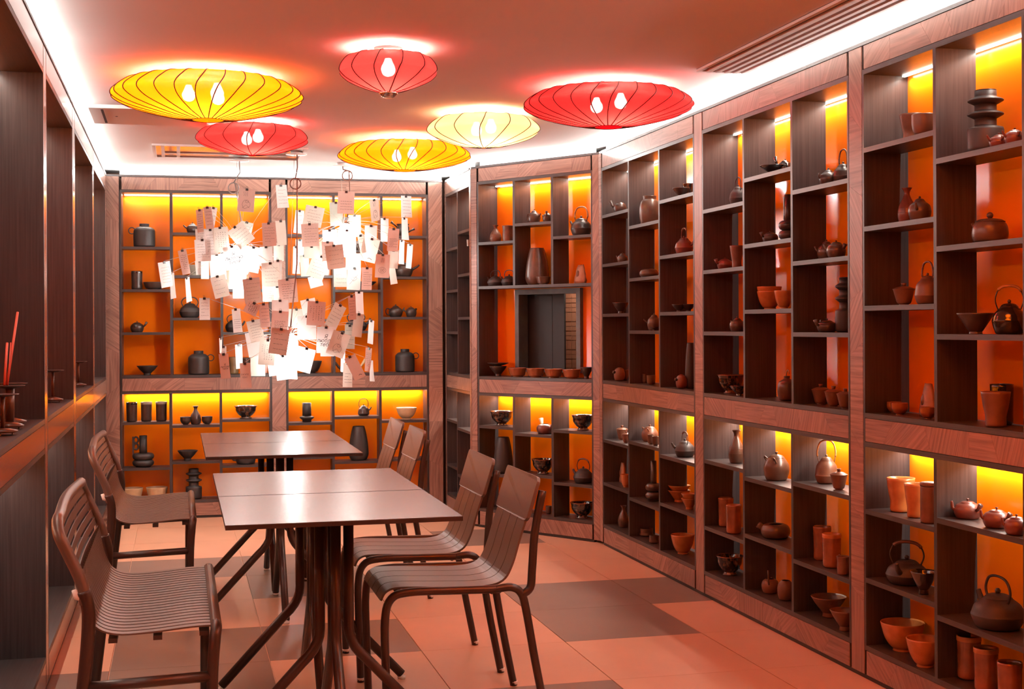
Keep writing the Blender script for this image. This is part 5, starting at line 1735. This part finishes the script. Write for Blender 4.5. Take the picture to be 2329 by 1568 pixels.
# ---- middle right-wall cabinet
A = 'C2'
pot(A, 'kettle', 1679, 464, 40, 48, 'iron', 'iron kettle with thin arched handle', bail=24, sp=0.4, v=0.08)
pot(A, 'dish', 1757, 394, 58, 19, 'gloss_black', 'flat black saucer', v=0.05)
pot(A, 'kyusu', 1786, 388, 34, 34, 'gloss_black', 'shiny black teapot with tube handle', ha=-1.7, sp=PI, hup=1.0, hl=0.4, hr=0.28, v=0.10)
pot(A, 'teapot', 1884, 419, 42, 40, 'dark_brown', 'dark egg-shaped teapot', sp=-1.6, ring=False, ln=0.08, v=0.06)
pot(A, 'kettle', 1918, 412, 48, 52, 'dark_brown', 'dark teapot with cane handle', bail=36, hm='cane_dark', twist=True, sp=PI, v=0.10)
pot(A, 'kyusu', 1649, 611, 36, 27, 'red_clay', 'small red teapot with open tube handle', ha=-1.5, sp=PI, hup=0.5, hl=0.3, hr=0.24, v=0.07)
pot(A, 'tumbler', 1676, 608, 32, 51, 'clay_brown', 'tall tapering brown cup', bot=0.68, v=0.06)
pot(A, 'kyusu', 1752, 549, 36, 26, 'dark_brown', 'dark teapot with open tube handle', ha=-1.5, sp=PI, hup=0.5, hl=0.3, hr=0.24, v=0.06)
pot(A, 'torusvase', 1793, 546, 44, 106, 'dark_brown', 'dark double-ring vase with two-hole handle', handle=-1, v=0.09)
pot(A, 'teapot', 1880, 588, 42, 48, 'bronze_clay', 'brown pot with knobbed lid, left', sp=-2.3, ring=False, v=0.10, ln=0.3)
pot(A, 'kyusu', 1902, 586, 44, 40, 'bronze_clay', 'brown teapot with bulging handle, right', ha=0.25, sp=-2.4, hup=0.4, hl=0.35, v=0.045, hr=0.24)
pot(A, 'teapot', 1677, 754, 36, 34, 'bronze_clay', 'ribbed teapot with long pointed spout', sp=PI, ln=1.0, ring=False)
for k in range(2):
    pot(A, 'bowl', 1750, 702, 56, 41, 'orange_glaze', 'speckled orange bowl, %s of stack' % ['lower', 'upper'][k], v=0.095, lift=0.020 * k, foot=0.45)
pot(A, 'bowl', 1783, 704, 44, 41, 'orange_glaze', 'speckled orange bowl before the stack', v=0.05, foot=0.45)
pot(A, 'kyusu', 1881, 757, 46, 30, 'dark_brown', 'dark teapot with tube handle to viewer', ha=-1.5, sp=PI, hup=0.5, hl=0.3, hr=0.24, v=0.05)
pot(A, 'discvase', 1923, 757, 46, 125, 'matte_black', 'tall dark vase with two collars', v=0.10)
pot(A, 'footed', 1662, 902, 62, 42, 'tenmoku', 'big glossy footed bowl', v=0.09)
pot(A, 'dish', 1682, 907, 44, 22, 'tenmoku', 'small glossy footed dish in front', v=0.05)
pot(A, 'round', 1790, 916, 44, 56, 'bronze_clay', 'round brown bottle with cane loop', loop=True)
pot(A, 'gaiwan', 1867, 925, 42, 46, 'clay_brown', 'lidded tea cup, left of three', v=0.09)
pot(A, 'gaiwan', 1896, 928, 42, 46, 'clay_brown', 'lidded tea cup, middle of three', v=0.07)
pot(A, 'gaiwan', 1923, 932, 40, 45, 'clay_brown', 'lidded tea cup, right of three', v=0.055)
pot(A, 'sake', 1675, 1057, 36, 75, 'bronze_clay', 'tall shiny brown sake bottle')
pot(A, 'earpot', 1766, 1098, 58, 64, 'bronze_clay', 'squat round pot with ears and lid')
pot(A, 'kettle', 1880, 1106, 52, 66, 'clay_brown', 'bottle-shaped pot with wrapped cane handle', bail=42, hm='bamboo', twist=True, sp=2.4, flat=0.4, bang=1.2, v=0.10)
pot(A, 'gaiwan', 1908, 1113, 40, 48, 'clay_brown', 'lidded tea cup beside cane-handled pot', v=0.045)
pot(A, 'tumbler', 1651, 1203, 35, 64, 'rust_glaze', 'brown tumbler with red rim, back one', rim='rust_glaze', v=0.09)
pot(A, 'tumbler', 1669, 1211, 36, 64, 'rust_glaze', 'brown tumbler with red rim, front one', rim='rust_glaze', v=0.04)
pot(A, 'lowgourd', 1764, 1224, 66, 32, 'bronze_clay', 'low round pot with wide tube handle', ang=-2.3)
pot(A, 'tumbler', 1870, 1280, 41, 75, 'rust_glaze', 'glazed brown tumbler, back one', rim='rust_glaze', v=0.10)
pot(A, 'tumbler', 1892, 1288, 43, 75, 'rust_glaze', 'glazed brown tumbler, middle one', rim='orange_glaze', v=0.06)
pot(A, 'pitcher', 1918, 1299, 30, 41, 'clay_brown', 'small brown pitcher by tumblers', v=0.03)
pot(A, 'footed', 1660, 1314, 62, 43, 'tenmoku', 'glossy mottled footed bowl')
pot(A, 'kyusu', 1752, 1353, 40, 32, 'clay_brown', 'small brown pot with upright handle, left', ha=-0.6, sp=2.6, hup=1.5, hl=0.25, hr=0.12, lid=False, hm='dark_brown')
pot(A, 'kyusu', 1787, 1367, 38, 44, 'clay_brown', 'small brown pot with upright handle, right', ha=0.5, sp=2.6, hup=1.5, hl=0.25, hr=0.12, lid=False, hm='dark_brown')
pot(A, 'cone', 1885, 1410, 80, 46, 'clay_brown', 'wide flared brown bowl, back one', v=0.095)
pot(A, 'cone', 1921, 1432, 66, 46, 'clay_brown', 'wide flared brown bowl, front one', v=0.04)
# ---- near right-wall cabinet
A = 'D'
pot(A, 'tumbler', 2074, 317, 57, 62, 'clay_brown', 'flaring brown beaker', bot=0.68, v=0.085)
pot(A, 'cup', 2101, 308, 54, 49, 'clay_brown', 'rounded brown cup beside beaker', v=0.055, bot=0.7)
pot(A, 'discvase', 2242, 342, 80, 143, 'matte_black', 'large dark vase with two collars', v=0.08)
pot(A, 'kyusu', 2272, 336, 44, 34, 'red_clay', 'low red-brown teapot, left', ha=-0.3, sp=-1.6, hup=0.3, hl=0.3, v=0.05)
pot(A, 'kyusu', 2308, 329, 46, 38, 'red_clay', 'low red-brown teapot, right', ha=-0.3, sp=-1.6, hup=0.3, hl=0.3, v=0.05)
pot(A, 'sake', 2063, 506, 42, 82, 'red_clay', 'brown sake bottle with flared lip', v=0.09)
pot(A, 'teapot', 2092, 503, 52, 56, 'bronze_clay', 'round bronze teapot with knobbed lid', sp=-0.8, ring=False, v=0.055, ln=0.3)
pot(A, 'teapot', 2252, 552, 80, 62, 'bronze_clay', 'large ribbed bronze teapot with long spout', sp=PI, ring=False, ln=0.75, shape=1)
pot(A, 'gaiwan', 2056, 694, 50, 50, 'clay_brown', 'lidded ribbed tea cup', v=0.07)
pot(A, 'kettle', 2110, 693, 58, 72, 'clay_brown', 'tall brown teapot with twisted dark handle', bail=36, hm='cane_dark', twist=True, sp=PI, flat=0.4, v=0.075)
pot(A, 'cone', 2219, 760, 84, 47, 'dark_brown', 'dark glossy conical bowl', v=0.055, fh=0.14)
pot(A, 'kettle', 2296, 761, 76, 78, 'gloss_black', 'glossy black round pot with bamboo handle', bail=44, hm='bamboo', sp=2.4, flat=0.55, bang=0.9, v=0.09)
pot(A, 'cup', 2034, 948, 35, 24, 'rust_glaze', 'small glossy brown cup, back left', v=0.10, bot=0.6)
pot(A, 'cup', 2046, 951, 38, 26, 'rust_glaze', 'small glossy brown cup, front left', v=0.065, bot=0.6)
pot(A, 'slab', 2110, 951, 60, 76, 'stone', 'large polished stone slab', sd=12, v=0.105)
pot(A, 'cup', 2110, 957, 36, 26, 'rust_glaze', 'small glossy brown cup before the stone', v=0.045, bot=0.6)
pot(A, 'tumbler', 2265, 976, 66, 80, 'clay_brown', 'tall flaring tan beaker', bot=0.70, v=0.05)
pot(A, 'tumbler', 2279, 966, 52, 92, 'gloss_black', 'shiny dark cylinder behind tan beaker', v=0.125)
pot(A, 'tumbler', 2049, 1172, 64, 77, 'orange_glaze', 'large orange beaker, left one', bot=0.74, v=0.085)
pot(A, 'tumbler', 2083, 1181, 52, 77, 'orange_glaze', 'large orange beaker, right one', bot=0.74, v=0.06)
pot(A, 'canister', 2116, 1196, 44, 92, 'clay_brown', 'tall tan lidded canister by beakers', v=0.04)
pot(A, 'kyusu', 2201, 1189, 62, 44, 'red_clay', 'low red clay teapot, left of three', ha=0.1, sp=-1.9, hup=0.35, hl=0.45, v=0.085, ln=0.15)
pot(A, 'kyusu', 2267, 1205, 62, 45, 'red_clay', 'low red clay teapot, middle of three', ha=0.1, sp=-1.9, hup=0.35, hl=0.45, v=0.06, ln=0.15)
pot(A, 'kyusu', 2312, 1218, 56, 45, 'red_clay', 'low red clay teapot, right of three', ha=0.1, sp=-1.9, hup=0.35, hl=0.3, v=0.035, ln=0.15)
pot(A, 'kettle', 2063, 1330, 94, 60, 'iron', 'hobnail iron kettle with tan handle', bail=44, hm='clay_brown', sp=-0.9, bang=0.9, v=0.085)
pot(A, 'cone', 2101, 1353, 62, 52, 'gloss_black', 'glossy dark conical bowl before kettle', v=0.04)
pot(A, 'kettle', 2270, 1436, 118, 86, 'iron', 'big iron kettle with tall arched handle', bail=44, sp=PI, knob=0.22, v=0.08)
pot(A, 'bowl', 2053, 1494, 98, 63, 'orange_glaze', 'large orange bowl, left one', v=0.09, foot=0.45)
pot(A, 'bowl', 2104, 1514, 84, 63, 'orange_glaze', 'large orange bowl, right one', v=0.045, foot=0.45)
pot(A, 'tumbler', 2204, 1562, 54, 96, 'rust_glaze', 'glazed brown tumbler, left of three', rim='orange_glaze', v=0.10)
pot(A, 'tumbler', 2243, 1580, 55, 96, 'rust_glaze', 'glazed brown tumbler, middle of three', rim='orange_glaze', v=0.07)
pot(A, 'tumbler', 2297, 1598, 56, 96, 'rust_glaze', 'glazed brown tumbler, right of three', rim='rust_glaze', v=0.045)


# ---- left wall: pedestal stands and incense
def stand(label, px, hgt, thick, v):
    """px: pixel of the top plate's middle; v: distance behind the wall front."""
    r = ray(*px)
    k = (XL - v) / r.x
    o = empty('pedestal_stand', (XL - v, r.y * k, Z_MT + 0.0005))
    tag(o, label, 'stand', 'pedestal stands on the left wall ledge')
    r = 0.048
    MB().lathe([(0, 0.008), (r * 0.86, 0.008), (r * 0.92, 0.014), (thick * 1.1, hgt * 0.17), (0, hgt * 0.17)], 28).build('cone_base', 'bronze_clay', o)
    for k in range(3):
        a = 2 * PI * k / 3 + 0.4
        MB().tube([(r * 0.6 * math.cos(a), r * 0.6 * math.sin(a), 0), (r * 0.6 * math.cos(a), r * 0.6 * math.sin(a), 0.012)], 0.003, 6).build('foot_pin', 'glide', o)
    MB().tube([(0, 0, hgt * 0.15), (0, 0, hgt * 0.93)], thick, 16).build('stem', 'bronze_clay', o)
    MB().lathe([(0, hgt * 0.90), (thick * 1.2, hgt * 0.90), (r * 0.95, hgt * 0.955), (r, hgt * 0.97), (r * 0.9, hgt * 0.975), (0, hgt * 0.965)], 28).build('top_plate', 'dark_brown', o)
    return o


def incense(label, base, top, r=0.0042):
    o = MB().tube([(0, 0, 0), Vector(top) - Vector(base)], r, 8).build('incense_stick', 'incense', None, base)
    tag(o, label, 'incense stick', 'red incense sticks')


sA = stand('thick-stemmed pedestal stand under the tallest incense stick', (22, 902), 0.145, 0.013, 0.062)
stand('slimmer pedestal stand just behind the incense stand', (29, 890), 0.145, 0.006, 0.075)
stand('pedestal stand at the left picture edge, nearest the camera', (6, 925), 0.128, 0.006, 0.055)
stand('lone pedestal stand in the second left-wall cabinet', (120, 850), 0.145, 0.006, 0.068)
stand('lone pedestal stand in the third left-wall cabinet', (178, 831), 0.145, 0.006, 0.068)
bx, by, bz = sA.location.x, sA.location.y, Z_MT + 0.1425
incense('tallest red incense stick leaning toward the end wall', (bx - 0.008, by, bz), (bx + 0.010, by + 0.14, bz + 0.235))
incense('short thick red incense stick left of the tallest one', (bx - 0.014, by - 0.015, bz), (bx - 0.012, by + 0.045, bz + 0.135), 0.004)
incense('thin red incense stick between the other two', (bx - 0.004, by - 0.008, bz), (bx - 0.004, by + 0.07, bz + 0.135), 0.0018)
